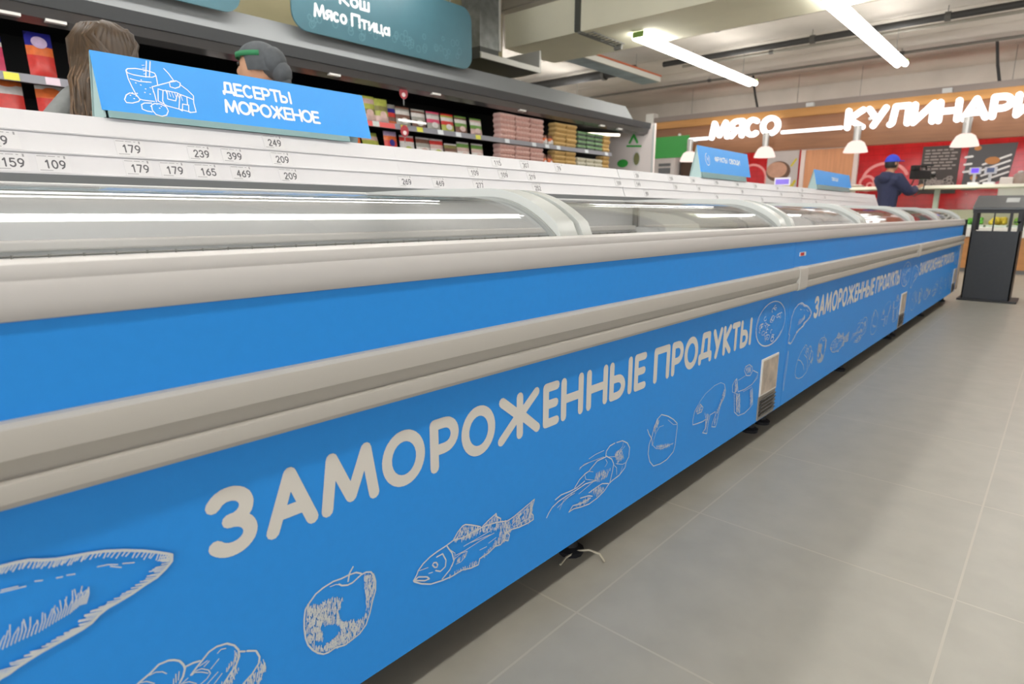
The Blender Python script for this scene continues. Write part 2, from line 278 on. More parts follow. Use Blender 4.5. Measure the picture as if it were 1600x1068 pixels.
TR = json.loads('{"ham":{"out":[[[75,503],[86,502],[97,500],[108,495],[119,491],[128,489],[138,487],[148,485],[163,481],[181,474],[200,465],[214,457],[225,450],[229,447],[228,439],[220,432],[210,426],[198,423],[183,418],[169,415],[158,413],[149,409],[141,403],[132,400],[120,398],[107,396],[95,394],[83,391],[73,388],[66,385],[59,384],[30,366],[5,352],[-12,348],[-22,360],[-30,352],[-38,362],[-28,385],[-40,395],[-30,420],[-25,455],[0,485],[40,500],[75,503]]],"thin":[[[72,478],[85,476]],[[71,476],[91,473]],[[99,475],[105,473]],[[117,470],[122,469]],[[126,469],[133,467]],[[154,466],[164,464],[173,460]],[[166,461],[176,455]],[[178,459],[189,455]]],"line":[[64,418],[81,420],[98,421],[113,425],[126,428],[136,433],[143,432]]},"buns":{"out":[[[178,300],[183,302],[191,305],[201,311],[212,310],[218,307],[224,302],[228,294],[229,288],[226,279],[221,272]],[[230,290],[239,290],[247,288]],[[235,275],[242,281],[250,287],[259,294],[269,296],[282,293],[291,285],[296,275],[296,265],[291,255],[283,248],[273,238]],[[297,272],[304,268]],[[307,267],[319,260],[323,248],[321,239],[311,229],[297,221]],[[178,300],[150,288],[120,262],[103,235],[100,205],[120,185],[160,173],[205,172],[255,183],[290,212],[300,222]],[[120,262],[160,250],[200,225],[215,200]],[[200,270],[240,250],[262,222],[255,195]]],"thin":[[[190,303],[197,303],[204,299],[208,294]],[[236,274],[242,277],[248,276],[256,269],[258,263],[253,258],[245,255]],[[239,276],[248,271],[255,265]],[[269,286],[274,289],[280,287]],[[178,300],[186,297],[194,289]],[[223,270],[232,267],[240,259]],[[256,283],[246,281]],[[258,281],[251,277]],[[270,277],[259,269]],[[267,259],[252,250]],[[272,254],[261,245]],[[231,273],[224,270]],[[222,288],[220,277]],[[218,287],[217,275]],[[215,282],[214,275]]],"areas":[[[324,250],[331,232],[328,218],[316,209],[298,221],[311,229],[321,239]],[[292,255],[294,248],[281,231],[270,239],[281,247]],[[291,281],[296,271],[292,259],[286,257],[277,255],[288,267]]]},"apple":{"out":[[[492,296],[483,302],[470,304],[456,304],[443,306],[426,304],[413,300],[402,291],[395,284],[392,269],[391,255],[392,238],[395,225],[402,212],[410,202],[419,195],[427,193],[439,194],[456,189],[470,191],[484,194],[496,203],[504,219],[510,237],[517,254],[518,269],[516,280],[510,290],[501,294],[492,294],[484,291],[476,288],[467,288],[457,292],[452,297]],[[478,314],[471,306],[468,294]]],"thin":[[[437,300],[447,299],[457,293]]],"areas":[[[398,288],[417,279],[441,279],[457,269],[451,257],[448,239],[465,222],[443,232],[435,240],[417,245],[419,219],[407,228],[403,215],[394,233],[393,250]],[[450,230],[489,217],[503,227],[488,200],[470,193],[456,191],[427,198],[411,203],[403,217],[420,207],[438,211],[449,219]],[[497,290],[515,283],[515,262],[507,235],[497,226],[498,253],[496,278]]]},"fish":{"out":[[[594,234],[601,241],[605,248],[616,256],[632,262],[650,265],[672,267],[687,270],[713,265],[743,266],[769,265],[801,260],[834,250],[854,252],[881,258],[918,266],[912,253],[904,243],[914,231],[915,221],[897,220],[869,222],[849,226],[834,226],[840,217],[836,206],[823,213],[814,207],[798,210],[779,204],[755,203],[751,192],[732,194],[707,201],[683,200],[659,203],[632,209],[611,220],[596,231],[594,234]],[[687,270],[699,282],[711,289],[718,289],[733,282],[748,274],[758,268]],[[763,267],[779,273],[801,279],[801,273],[814,263],[813,257]],[[596,234],[605,236],[624,227],[629,221],[619,222],[605,229],[596,234]],[[672,265],[684,246],[688,229],[678,216],[659,206]],[[647,255],[661,255],[669,239],[667,227],[655,223],[644,230]],[[637,244],[640,247],[646,245],[649,239],[647,235],[642,237],[637,244]]],"thin":[[[677,257],[691,243],[690,232],[683,220]],[[690,232],[707,236],[722,233],[717,224],[705,219],[693,220]],[[693,238],[717,237],[758,240],[795,240]],[[713,247],[748,248],[784,249]],[[755,221],[774,220]],[[779,225],[801,228]],[[732,247],[784,241]],[[846,236],[912,262]],[[852,230],[909,230]],[[607,247],[627,244]],[[628,232],[637,230]]],"areas":[[[689,267],[711,287],[748,272],[769,264],[743,264],[713,263]],[[766,265],[801,275],[812,258],[784,261]],[[698,265],[769,263],[806,256],[806,244],[758,256],[708,259]],[[801,258],[846,247],[912,262],[909,219],[846,228],[834,211],[812,210],[779,208],[801,223],[812,237]],[[693,227],[717,231],[717,226],[697,219]],[[664,202],[707,205],[750,201],[784,212],[779,204],[752,202],[747,194],[707,201]]]},"shrimp":{"out":[[[1224,302],[1202,301],[1187,292],[1185,281]],[[1232,301],[1259,298],[1283,285],[1295,269],[1293,245],[1281,235],[1277,221],[1250,209],[1219,206],[1204,202],[1183,190],[1155,183],[1120,180],[1086,185],[1059,191],[1040,190]],[[1040,190],[1055,200],[1092,193],[1126,193]],[[1084,208],[1118,202],[1133,195]],[[1201,204],[1174,213],[1146,212],[1118,209]],[[1185,278],[1149,279],[1125,269],[1115,264],[1102,263],[1079,256],[1060,242]],[[1148,230],[1103,237],[1064,234],[1029,233],[1001,231],[978,225],[966,216],[959,208]],[[1099,245],[1067,239],[1041,240],[1010,243],[989,239]],[[1185,281],[1212,264],[1222,249],[1218,231],[1208,205]]],"thin":[[[1114,295],[1141,298],[1176,297]],[[1076,281],[1094,288],[1128,285],[1177,281]],[[1078,285],[1114,286]],[[1138,232],[1077,221]],[[1061,229],[1020,228],[1005,209]],[[1051,231],[1014,222],[997,217]],[[1188,277],[1230,265],[1237,273]],[[1237,273],[1260,282],[1263,292]],[[1238,264],[1260,275],[1272,281]],[[1232,246],[1264,234],[1283,234]],[[1220,248],[1236,234],[1238,215]],[[1254,210],[1264,229]],[[1185,272],[1193,261],[1183,253]],[[1098,264],[1103,248],[1138,234]],[[1115,264],[1133,257]]],"areas":[[[1144,249],[1209,240],[1195,227],[1159,220],[1138,232]],[[1222,278],[1252,278],[1270,250],[1239,244]],[[1125,211],[1174,210],[1183,194],[1154,187]],[[1062,196],[1105,199],[1133,195],[1106,186]]]},"dumpling":{"out":[[[1455,317],[1432,309],[1417,289],[1408,267],[1395,249],[1392,223],[1403,198],[1425,178],[1465,172],[1502,173],[1539,185],[1547,202],[1550,227],[1554,252],[1552,267],[1527,285],[1493,303],[1455,317]],[[1382,294],[1392,278],[1408,261],[1413,241]]],"thin":[[[1471,282],[1447,284],[1430,273],[1420,258],[1416,240],[1435,225],[1467,215],[1510,213],[1536,212]],[[1495,292],[1529,269],[1549,265]]],"areas":[[[1411,287],[1432,309],[1445,300],[1425,272]],[[1423,235],[1510,216],[1530,210],[1467,213]]]},"pig":{"out":[[[1683,289],[1664,277],[1658,265],[1653,249],[1655,235],[1685,231],[1722,228],[1745,229]],[[1870,315],[1884,289],[1875,269],[1852,253],[1841,227],[1830,193],[1823,184],[1794,192],[1796,202],[1816,225],[1814,237],[1775,236],[1766,217],[1760,179],[1728,190],[1749,200],[1745,229]],[[1672,272],[1698,289],[1719,274],[1710,262],[1680,263]]],"thin":[[[1839,327],[1791,327],[1731,315],[1696,300],[1683,289]],[[1839,327],[1870,315]]],"areas":[[[1856,277],[1876,309],[1882,275],[1853,249],[1825,223],[1821,195],[1806,192],[1823,235]],[[1726,255],[1767,238],[1755,213],[1752,185],[1741,202],[1745,229]],[[1665,270],[1706,284],[1717,264]]]},"jar":{"out":[[[1958,262],[1971,197],[2008,175],[2064,170],[2108,177],[2136,187],[2122,248]],[[1940,274],[1936,297],[1954,310],[1969,314],[1980,288],[1990,264],[2045,260],[2112,264],[2159,278],[2162,296],[2113,314]],[[2030,330],[2039,342],[2072,343],[2100,330],[2107,313],[2087,301],[2052,308],[2030,330]]],"thin":[[[1975,258],[1987,198]],[[1982,305],[2046,309]],[[2134,274],[2157,287]],[[1940,274],[1992,254]],[[2035,254],[2115,255]]],"areas":[[[1955,306],[1970,312],[1983,269],[1958,266]],[[1969,259],[2008,255],[2023,180],[1988,193]],[[2098,249],[2119,247],[2131,191],[2112,186]],[[2040,337],[2086,333],[2091,310],[2055,316]]]},"dessert":{"out":[[[494.8,1142.2],[498.5,1146.0],[514.5,1149.2],[533.9,1148.9],[551.0,1145.3],[552.8,1140.2],[544.7,1135.6],[526.6,1134.2],[507.4,1134.9],[496.5,1137.3],[494.8,1142.2]],[[494.6,1141.2],[495.5,1124.6],[499.4,1108.4],[503.8,1094.4],[509.2,1084.6],[514.6,1083.3],[530.3,1083.2],[538.2,1083.2]],[[552.8,1140.2],[552.7,1131.5],[552.1,1120.6]],[[499.4,1125.2],[516.1,1122.5],[540.0,1124.1]],[[492.5,1094.9],[484.7,1089.6],[479.6,1079.6],[482.0,1073.7],[493.4,1074.2],[505.9,1078.9],[509.9,1083.7],[503.5,1093.3],[492.5,1094.9]],[[530.2,1074.7],[537.1,1078.8],[549.3,1079.3],[560.2,1074.3],[562.3,1065.9],[557.0,1056.6],[546.9,1052.9],[535.5,1055.2],[529.7,1064.0],[530.2,1074.7]],[[510.4,1073.2],[517.1,1077.3],[531.3,1079.1]],[[510.4,1073.2],[510.1,1063.7],[519.0,1060.6],[528.7,1060.1]],[[539.6,1114.4],[577.8,1130.0],[591.4,1134.3]],[[539.6,1114.4],[541.6,1097.6],[542.0,1082.7]],[[577.8,1130.0],[577.5,1120.1],[587.5,1118.3],[598.1,1123.2],[601.2,1131.4],[593.7,1135.4],[582.9,1133.6],[577.8,1130.0]],[[600.3,1128.0],[613.0,1118.8],[624.1,1106.9],[621.2,1090.9],[622.2,1070.9],[607.9,1068.1]],[[572.4,1158.7],[580.4,1149.1],[587.6,1135.9]],[[551.0,1111.8],[560.7,1110.0],[568.9,1110.1],[589.3,1108.7],[595.0,1106.2],[609.0,1102.6],[620.9,1098.7]],[[550.5,1109.6],[545.7,1085.3],[562.9,1076.8],[585.8,1073.1],[609.3,1069.4]],[[560.4,1108.9],[555.0,1086.5],[558.6,1076.2]],[[568.9,1110.1],[566.7,1092.4],[582.7,1090.2],[589.8,1106.6]],[[594.7,1105.0],[585.8,1073.1],[592.3,1069.5],[596.2,1085.4],[606.6,1084.5],[608.7,1101.5]],[[608.8,1084.8],[605.9,1069.0]],[[539.7,1169.2],[531.3,1133.5]],[[547.1,1169.4],[538.5,1134.6]]]}}')
# ================================================================== SETTING: shell
mfloor = gridmat('floor_tiles', '#9e9a8f', '#aca699', .609, .609, .981, .6803, .005, rough=.38, noise_amt=.06, nscale=9)
o = MB().box(-9, 15, -9, 11, -.1, 0).build('floor', mfloor); struct(o)
mconc = mat('concrete', '#c0b9b0', .9, noise_amt=.10, nscale=1.6, bump=.15)
mb = MB(); xs = [-9, -6, -4, -2, 0, 2, 4, 6, 7.2, 8.33, 9.45, 10.55, 11.9, 13.2, 15]
for a, b in zip(xs, xs[1:]): mb.box(a+.012, b-.012, -9, 11, 3.25, 3.45)
mb.box(-9, 15, -9, 11, 3.45, 3.55)
struct(mb.build('ceiling', mconc))
mcream = mat('cream_paint', '#e6e2ca', .8, noise_amt=.03, nscale=3)
struct(MB().box(6.15, 7.15, -9, 5.6, 2.86, 3.25).build('trim_1', mcream))
molive = mat('olive_wall', '#b3ab88', .85, noise_amt=.04, nscale=3)
struct(MB().box(-9, 6.1, 5.6, 5.8, 0, 3.25).build('wall_left', molive))
struct(MB().box(6.1, 15, 10.8, 11, 0, 3.25).build('wall_far', mat('far_wall', '#b8ad9c', .85)))
mred = gridmat('red_brick_tile', '#b41a20', '#8f1218', .30, .10, 0, 0, .006, axes=(1, 2), rough=.18, noise_amt=.18, stagger=True, nscale=5)
wb = MB().box(13.22, 13.4, -9, 10.8, 0, 3.25).build('wall_back', mconc); struct(wb)
MB().box(13.2, 13.22, -9, 6.3, 0, 2.45).build('tile_cladding', mred, wb)

wf = MB().box(-9.2, -9, -9, 5.6, 0, .5).box(-9.2, -9, -9, 5.6, 2.9, 3.25).box(-9.2, -9, -9, -8.6, .5, 2.9).box(-9.2, -9, 5.2, 5.6, .5, 2.9).build('wall_front', mconc); struct(wf)
wn = MB().box(-9.12, -9.05, -8.6, 5.2, .5, 2.9).build('added_fill_window', emitmat('fill_pane_glow', '#f4f6fb', 9.0)); struct(wn)  # glowing pane added behind the camera to brighten surfaces facing it
mb = MB()
for i in range(8): mb.box(-9.05, -9.0, -8.6+1.97*i-.03, -8.6+1.97*i+.03, .5, 2.9)
mb.build('fill_window_bars', mat('fill_window_bars', '#5b5f63', .5), wn)

# ================================================================== FREEZERS
mblue = mat('blue_film', '#2890e6', .45, spec=.35, noise_amt=.015, nscale=60)
mwhite = mat('white_film', '#d8d4cc', .5)
mrim = mat('grey_rim_plastic', '#c4c1be', .42)
mrail = mat('bumper_grey', '#b1ada5', .5)
mliner = mat('liner_white', '#d6d9da', .5)
mcreamp = mat('cream_plastic', '#dcdad6', .5)
mdark = mat('black_plastic', '#15161a', .6)
mwire = mat('grey_wire', '#7c7c78', .4, metal=.3)
mframe = mat('pale_grey_frame', '#bcbfbb', .3)
mglass = glassmat('lid_glass', '#fafafa', .05, .7, 4.0)
mgrille = mat('grille_dark', '#2e2d2b', .5)
OFF = Vector((-1.25, -1.12, 0))
def fz(mb):
    mb.v = [tuple(Vector(v)+OFF) for v in mb.v]; return mb
PF = .7525                                                     # front face of the blue panels
pfn = lambda u, v, h: (u+.05, PF-.0006-h, v)                   # panel decals; u measured like the artwork
ARC = [(.792+.29*(math.sin(math.radians(44))-math.sin(math.radians(a)))-.0005, .803+.29*(math.cos(math.radians(a))-math.cos(math.radians(44)))) for a in (44,40,36,32,28,24,20,16,12,8,4,1)] + [(1.1,.886),(1.25,.8865),(1.455,.884)]
def sheet(prof, x0, x1, th, nx=1):
    """closed curved sheet of thickness th"""
    P = [Vector(p) for p in prof]; N = []
    for i in range(len(P)):
        d = (P[min(i+1, len(P)-1)]-P[max(i-1, 0)]).normalized(); N.append(Vector((-d.y, d.x)))
    lower = [p-n*th for p, n in zip(P, N)]
    return list(P) + lower[::-1]
def make_freezer(x0, label):
    root = thing('display_freezer', (x0+1.25, 1.12, 0), label, 'freezer', 'island freezers in a row')
    B = lambda mb, n, m, **k: fz(mb).build(n, m, k.pop('parent', root), **k)
    E = .0015
    mb = MB().box(E, 2.5-E, .775, 1.498, .14, .32).box(E, 2.5-E, 1.45, 1.498, .32, .888)
    for a, b in ((E, .03), (2.47, 2.5-E)): mb.box(a, b, .80, 1.45, .32, .79)
    mb.box(E, 2.5-E, .762, .80, .14, .742)
    B(MB().box(.03, 2.47, .815, 1.46, .045, .139), 'added_shade_tray', mdark)  # black block added to keep bounced light off the floor underneath
    B(mb, 'cabinet', mat('cabinet_grey', '#8c8f90', .5))
    mb = MB().box(.032, 2.468, .802, 1.447, .536, .545).box(.032, 2.468, 1.44, 1.448, .33, .883).box(.032, 2.468, .802, .81, .33, .79)
    mb.box(.032, .04, .81, 1.44, .33, .79).box(2.46, 2.468, .81, 1.44, .33, .79)
    B(mb, 'liner', mliner)
    B(MB().box(.04, 2.46, 1.415, 1.44, .777, .797), 'liner_trim', mcreamp, bevel=.004)
    B(MB().box(E, 2.5-E, PF, .761, .566, .745).box(E, 2.5-E, PF+.002, .761, .64, .744), 'upper_panel', mblue)
    B(MB().box(E, 2.5-E, PF, .761, .103, .5655), 'front_panel', mblue)
    rim = [(.802,.744),(.802,.796),(.792,.803),(.768,.8035),(.752,.800),(.745,.7945),(.742,.788),(.7435,.7845),(.739,.781),(.7335,.772),(.732,.762),(.7345,.752),(.742,.746),(.752,.7455)]
    rim = [(y if y >= .7525 else .7525-(.7525-y)*.42, z) for y, z in rim]
    B(MB().prism(rim, 0, 2.5), 'top_rim', mrim, smooth=28)
    rl = [(.7522,.6495),(.738,.650),(.7305,.6455),(.7275,.637),(.727,.6165),(.7285,.6145),(.7385,.5945),(.7285,.5925),(.7275,.590),(.7275,.573),(.7305,.567),(.7522,.5655)]
    B(MB().prism(rl, .0, 2.5), 'bumper_rail', mrail, smooth=25)
    rc = [(.752,.651),(.737,.652),(.728,.647),(.7245,.637),(.7245,.572),(.729,.564),(.752,.563)]
    B(MB().prism(rc, .0, .095), 'rail_joint_cover', mat('cover_grey', '#bcb9b2', .45), smooth=25)
    # lids
    fr = [(p[0], p[1]) for p in ARC]
    for k, (a, b) in enumerate(((.03, 1.14), (1.16, 2.47))):
        lid = B(MB().prism(sheet(ARC, a, b, .005), a+.02, b-.02, 'x'), 'glass_lid', mglass, smooth=30)
        up2 = []
        for q in range(len(ARC)):
            dd = (Vector(ARC[min(q+1, len(ARC)-1)])-Vector(ARC[max(q-1, 0)])).normalized(); up2.append((ARC[q][0]-dd.y*.019, ARC[q][1]+dd.x*.019))
        up2[0] = (up2[0][0]+.002, .8037)
        for c0, c1 in ((a, a+.035), (b-.06, b)):
            B(MB().prism(sheet(up2, 0, 0, .0185), c0, c1), 'lid_frame', mframe, parent=lid, smooth=30)
        B(MB().prism(sheet([(y, z+.0015) for y, z in ARC], 0, 0, .010), b-.067, b-.0605), 'lid_gasket', mat('gasket', '#9c9f9b', .5), parent=lid, smooth=30)
    B(MB().box(0, 2.5, 1.456, 1.497, .889, .903), 'rear_frame', mat('rear_frame', '#d6d8d6', .35), bevel=.003)
    B(MB().box(0, 2.5, 1.47, 1.497, .903, .919), 'rear_gap_shade', mat('gap_shade_grey', '#6d7071', .5))  # strip coloured for the shaded gap below the price rail
    # wire basket along the inside
    mb = MB(); mb.tube([(.05, 1.405, .769), (2.45, 1.405, .769)], .0022, 6).tube([(.05, 1.405, .60), (2.45, 1.405, .60)], .0022, 6)
    for i in range(44): mb.tube([(.06+.0553*i, 1.405, .772), (.06+.0553*i, 1.405, .60)], .0026, 5)
    B(mb, 'wire_basket', mwire, smooth=60)
    # number plate and grille
    pl = B(MB().box(2.243, 2.415, PF-.006, PF, .198, .338), 'data_label', mat('label_frame', '#d9d5cc', .5), bevel=.004)
    B(MB().box(2.252, 2.406, PF-.0068, PF-.006, .206, .330), 'label_sheet', mat('label_sheet', '#b3a595', .35, noise_amt=.3, nscale=22), parent=pl)
    mb = MB().box(2.243, 2.412, PF-.004, PF, .108, .197)
    B(mb, 'grille', mat('grille_frame', '#8d877d', .5))
    mb = MB()
    for i in range(5): mb.obox((2.326, PF-.008, .182-.014*i), (.150, .003, .011), Matrix.Rotation(.6, 3, 'X'))
    B(mb, 'grille_slats', mgrille)
    for x in (.05, 1.22, 2.42):
        for y in (.835, 1.42):
            g = MB().lathe([(.032,.0),(.034,.012),(.018,.02),(.014,.14)], (x, y, 0), 12); B(g, 'foot', mdark, smooth=40)
    # printed artwork
    L = [('З',.274,.338),('А',.347,.426),('М',.431,.533),('О',.540,.628),('Р',.639,.706),('О',.712,.800),('Ж',.807,.934),('Е',.943,.998),('Н',1.004,1.086),('Н',1.098,1.184),('Ы',1.192,1.294),('Е',1.304,1.363),('П',1.402,1.489),('Р',1.500,1.569),('О',1.575,1.662),('Д',1.667,1.757),('У',1.762,1.832),('К',1.838,1.902),('Т',1.905,1.970),('Ы',1.976,2.073)]
    mb = MB()
    for ch, a, b in L[:12]: glyph(mb, ch, a, b, .4120, .5080, pfn, .0193)
    plabel(B(mb, 'lettering', mwhite), 'off-white rounded lettering reading ЗАМОРОЖЕННЫЕ')
    mb = MB()
    for ch, a, b in L[12:]: glyph(mb, ch, a, b, .4120, .5080, pfn, .0193)
    plabel(B(mb, 'lettering', mwhite), 'off-white rounded lettering reading ПРОДУКТЫ')
    mb = MB(); st = random.getstate(); random.seed(3)
    for n in ('buns', 'apple', 'fish', 'shrimp', 'dumpling', 'pig', 'jar'):
        scribble(mb, TR[n], pfn, dens=(1.7e5 if n in ('apple',) else 1.0e5), hl=(.009 if n != 'pig' else .007))
    H = TR['ham']; scribble(mb, {'out': H['out'], 'thin': H['thin']}, pfn, lw=.0032)
    hp = [(p[0]/1000, p[1]/1000) for p in H['out'][0]]
    for i in range(170):                                        # short strokes inside the ham's edge
        t = i/170*(len(hp)-1); k = int(t); q = t-k; a, b = hp[k], hp[k+1]; x = a[0]+(b[0]-a[0])*q; y = a[1]+(b[1]-a[1])*q
        e = (-.006, -.007) if k < 13 else (-.017, .004)
        if inside((x+e[0], y+e[1]), hp): mb.ribbon([(x, y), (x+e[0]*random.uniform(.6,1.1), y+e[1]*random.uniform(.6,1.2))], .0014, pfn, 5e-5, 0, False)
    ln = [(p[0]/1000, p[1]/1000) for p in H['line']]
    for i in range(30):
        t = i/30*(len(ln)-1.001); k = int(t); q = t-k; x = ln[k][0]+(ln[k+1][0]-ln[k][0])*q; y = ln[k][1]+(ln[k+1][1]-ln[k][1])*q
        mb.ribbon([(x-.003, y-.004), (x+.001, y+.006), (x+random.uniform(0,.006), y+.010+random.uniform(0,.012))], .0011, pfn, 5e-5, 0, False)
    # pizza, an oval with toppings
    cx, cz, rx, rz = 2.25, .462, .147, .08
    mb.ribbon(arc(cx, cz, rx, rz, 0, 360, 40), .003, pfn); mb.ribbon(arc(cx-.004, cz-.004, rx*.93, rz*.92, 150, 330, 22), .002, pfn, 4e-5)
    for i in range(30):
        a = random.uniform(0, 2*PI); r = math.sqrt(random.random())*.8
        x, y, q = cx+rx*r*math.cos(a), cz+rz*r*math.sin(a), random.uniform(.008, .018)
        mb.ribbon(arc(x, y, q, q*.55, random.uniform(0, 90), random.uniform(200, 400), 8), random.uniform(.0016, .0035), pfn, 5e-5)
    # chilli pepper at the left end
    mb.ribbon([(-.028,.325),(-.036,.28),(-.044,.235),(-.046,.19),(-.042,.165),(-.036,.20),(-.028,.25),(-.022,.30),(-.028,.325)], .0022, pfn)
    random.setstate(st)
    plabel(B(mb, 'illustration', mat('white_line_art', '#cdd3d4', .5)), 'white line drawings of food along the blue panel')
    return root
FZ = [make_freezer(-.05, 'nearest blue chest freezer with sliding glass lids, filling the left foreground')]
for i, l in ((1, 'middle blue chest freezer in the row, second from the camera'), (2, 'farthest blue chest freezer in the row, next to the black stand')):
    c = copy_tree(FZ[0]); c.location.x += 2.5*i; c['label'] = l; FZ.append(c)
# brand badge on the middle freezer
bd = MB().box(.055, .125, PF-.003, PF, .69, .705); bo = fz(bd).build('badge', mat('badge_white', '#d8d8d8', .4), FZ[1])
rfn = lambda u, v, h: (u, PF-.0032-h, v)
mb = MB(); mb.box(.058, .10, PF-.0036, PF-.003, .692, .703); fz(mb).build('badge_mark', mat('badge_red', '#c1272d', .4), bo)
# upright bumper at the end of the row
mb = MB().box(2.502, 2.53, .735, .775, .12, .60); fz(mb).build('end_bumper', mat('wood_reflection_tan', '#a08a74', .3, metal=.4), FZ[2], bevel=.006)  # tan stands for wood reflected in the steel bumper
mb = MB().box(2.502, 2.535, .73, .78, .62, .80); fz(mb).build('end_cap', mdark, FZ[2], bevel=.006)

# frozen goods inside the far freezers
def bag(name, loc, size, m, label, cat, group, rz=0, tilt=0, m2=None, parts=None):
    """a plump sealed bag"""
    mb = MB(); nx, ny = 9, 7; vs = []; w, d, h = size
    for s in (1, -1):
        for j in range(ny):
            for i in range(nx):
                a, b = i/(nx-1)*2-1, j/(ny-1)*2-1; e = (1-abs(a)**3)*(1-abs(b)**4)
                vs.append((a*w/2, b*d/2, h/2+s*h/2*e*(.85+.15*math.sin(3*a+5*b+s))))
    fs = []
    for s in (0, 1):
        for j in range(ny-1):
            for i in range(nx-1):
                k = s*nx*ny+j*nx+i; fs.append((k, k+1, k+nx+1, k+nx))
    mb.add(vs, fs); o = mb.build(name, m, None, smooth=80); o.location = loc; o.rotation_euler = (tilt, 0, rz)
    return tag(o, label, cat, group)
gw = mat('bag_white', '#eef0f2', .25, noise_amt=.05, nscale=20); gr = mat('bag_red', '#a8303a', .3, noise_amt=.3, nscale=14); gb = mat('bag_brown', '#8a5a3c', .35, noise_amt=.3, nscale=16)
gt = mat('bag_teal', '#6f9a98', .3, noise_amt=.2, nscale=12)
rows = [('white', gw, 4.02, 4, 'middle freezer'), ('brown', gb, 4.80, 1, 'far end of the middle freezer'), ('red', gr, 5.30, 3, 'farthest freezer, left half'), ('teal', gt, 6.0, 2, 'farthest freezer, centre'), ('red', gr, 6.6, 2, 'farthest freezer, right end')]
for cn, m, xx, n, where in rows:
    for i in range(n):
        for j, yy in enumerate((.95, 1.22)):
            for lv in range(2 if yy > 1 or cn != 'brown' else 1):
                bag('frozen_food_bag', (xx+.19*i, yy+.02*lv, .546+lv*.153), (.18, .25, .15), m,
                    f'{cn} food bag, {where}, {ORD[i]+" from left, " if n > 1 else ""}{["front","back"][j]} row, {["lower","upper"][lv]}', 'frozen food', f'{cn} frozen food bags')

# ================================================================== PRICE RAILS
ry = lambda z: 1.50+(z-.92)*.4065
qfn = lambda u, v, h: (u, ry(v)-.0012-h, v)
mrw = mat('white_rail', '#d9d8da', .38)
for i in range(6):
    a = -.05+1.25*i; wh = ['at the left edge above the nearest freezer, under the big blue sign', 'above the right half of the nearest freezer', 'just past the slanted joint, above the middle freezer', 'under the small blue sign', 'above the farthest freezer, left half', 'at the far end of the row'][i]
    r = thing('price_rail', (a+.625, 1.55, .92), f'white price rail {wh}', 'price rail', 'white price rails along the island')
    prof = []
    for k in range(3):
        z0 = .92+.041*k; z1 = z0+.041
        prof += [(ry(z0)-1.55-.0035, z0-.92), (ry(z0)-1.55-.0035, z0-.92+.0025), (ry(z0+.004)-1.55, z0-.92+.004), (ry(z1)-1.55, z1-.92)]
    prof += [(.066, .123), (.066, 0)]
    MB().prism(prof, -.6249 if i % 2 else -.6225, .6225 if i % 2 else .6249).build('label_holder', mrw, r)
    MB().box(-.62, .62, .066, .075, .0, .11).build('back_board', mat('rail_back', '#bdbdbd', .5), r)
mtag = mat('tag_paper', '#dcdbdc', .5); mink = mat('ink_grey', '#626165', .7); mink2 = mat('ink_pale', '#9c9b9d', .7)
TAGS = [('159',.274,0,'bottom row, far left'),('109',.34,0,'bottom row, second from the left'),('179',.484,1,'middle row'),('179',.491,0,'bottom row, left of the two that read 179'),('179',.561,0,'bottom row, right of the two that read 179'),
 ('239',.629,1,'middle row'),('165',.634,0,'bottom row'),('399',.706,1,'middle row'),('469',.717,0,'bottom row, below the 399 tag'),('249',.82,2,'top row, near the end of the blue sign'),('209',.829,1,'middle row below the 249 tag'),('209',.839,0,'bottom row, lowest of the column under 249'),
 ('269',1.216,0,'bottom row, alone in the gap'),('469',1.35,0,'bottom row, right of the 269 tag'),('109',1.523,1,'middle row, right of the gap'),('277',1.53,0,'bottom row, behind the lid frame'),('115',1.654,2,'top row under the pink cartons'),('109',1.671,1,'middle row below the 115 tag'),('307',1.808,2,'top row'),('219',1.827,1,'middle row below the 307 tag'),('252',1.84,0,'bottom row, half hidden by the lid frame'),('79',2.017,2,'top row, alone')]
def price_tag(txt, x, row, label):
    z0 = .9245+.041*row
    t = thing('price_tag', (x, ry(z0)-.001, z0), label, 'price tag', 'price tags on the white rail')
    s = lambda mb: setattr(mb, 'v', [(v[0]-x, v[1]-ry(z0)+.001, v[2]-z0) for v in mb.v]) or mb
    tw = .030
    f2 = lambda u, v, h: (u, ry(v)-.0004-h, v)
    mb = MB(); mb.add([f2(x-tw,z0,0), f2(x+tw*.8,z0,0), f2(x+tw*.8,z0+.034,0), f2(x-tw,z0+.034,0), f2(x-tw,z0,.0006), f2(x+tw*.8,z0,.0006), f2(x+tw*.8,z0+.034,.0006), f2(x-tw,z0+.034,.0006)], [(0,3,2,1),(4,5,6,7),(0,1,5,4),(1,2,6,5),(2,3,7,6),(3,0,4,7)])
    s(mb).build('paper', mtag, t)
    mb = MB(); word(mb, txt, x-.018, z0+.0065, .0175, .035*len(txt)/3, f2, .0027, .0008, gap=.3); s(mb).build('price_digits', mink, t)
    mb = MB()
    for a, b in ((-.028,-.012),(-.010,.002),(.006,.010)): mb.ribbon([(x+a, z0+.0305), (x+b, z0+.0305)], .0013, f2, .0008, 0, False)
    mb.ribbon([(x+.017, z0+.027), (x+.017, z0+.0325)], .003, f2, .0008, 0, False); mb.ribbon([(x-.027, z0+.0035), (x-.006, z0+.0035)], .0013, f2, .0008, 0, False)
    s(mb).build('fine_print', mink2, t)
for txt, x, row, w in TAGS: price_tag(txt, x, row, f'white paper price tag reading {txt}, {w}')
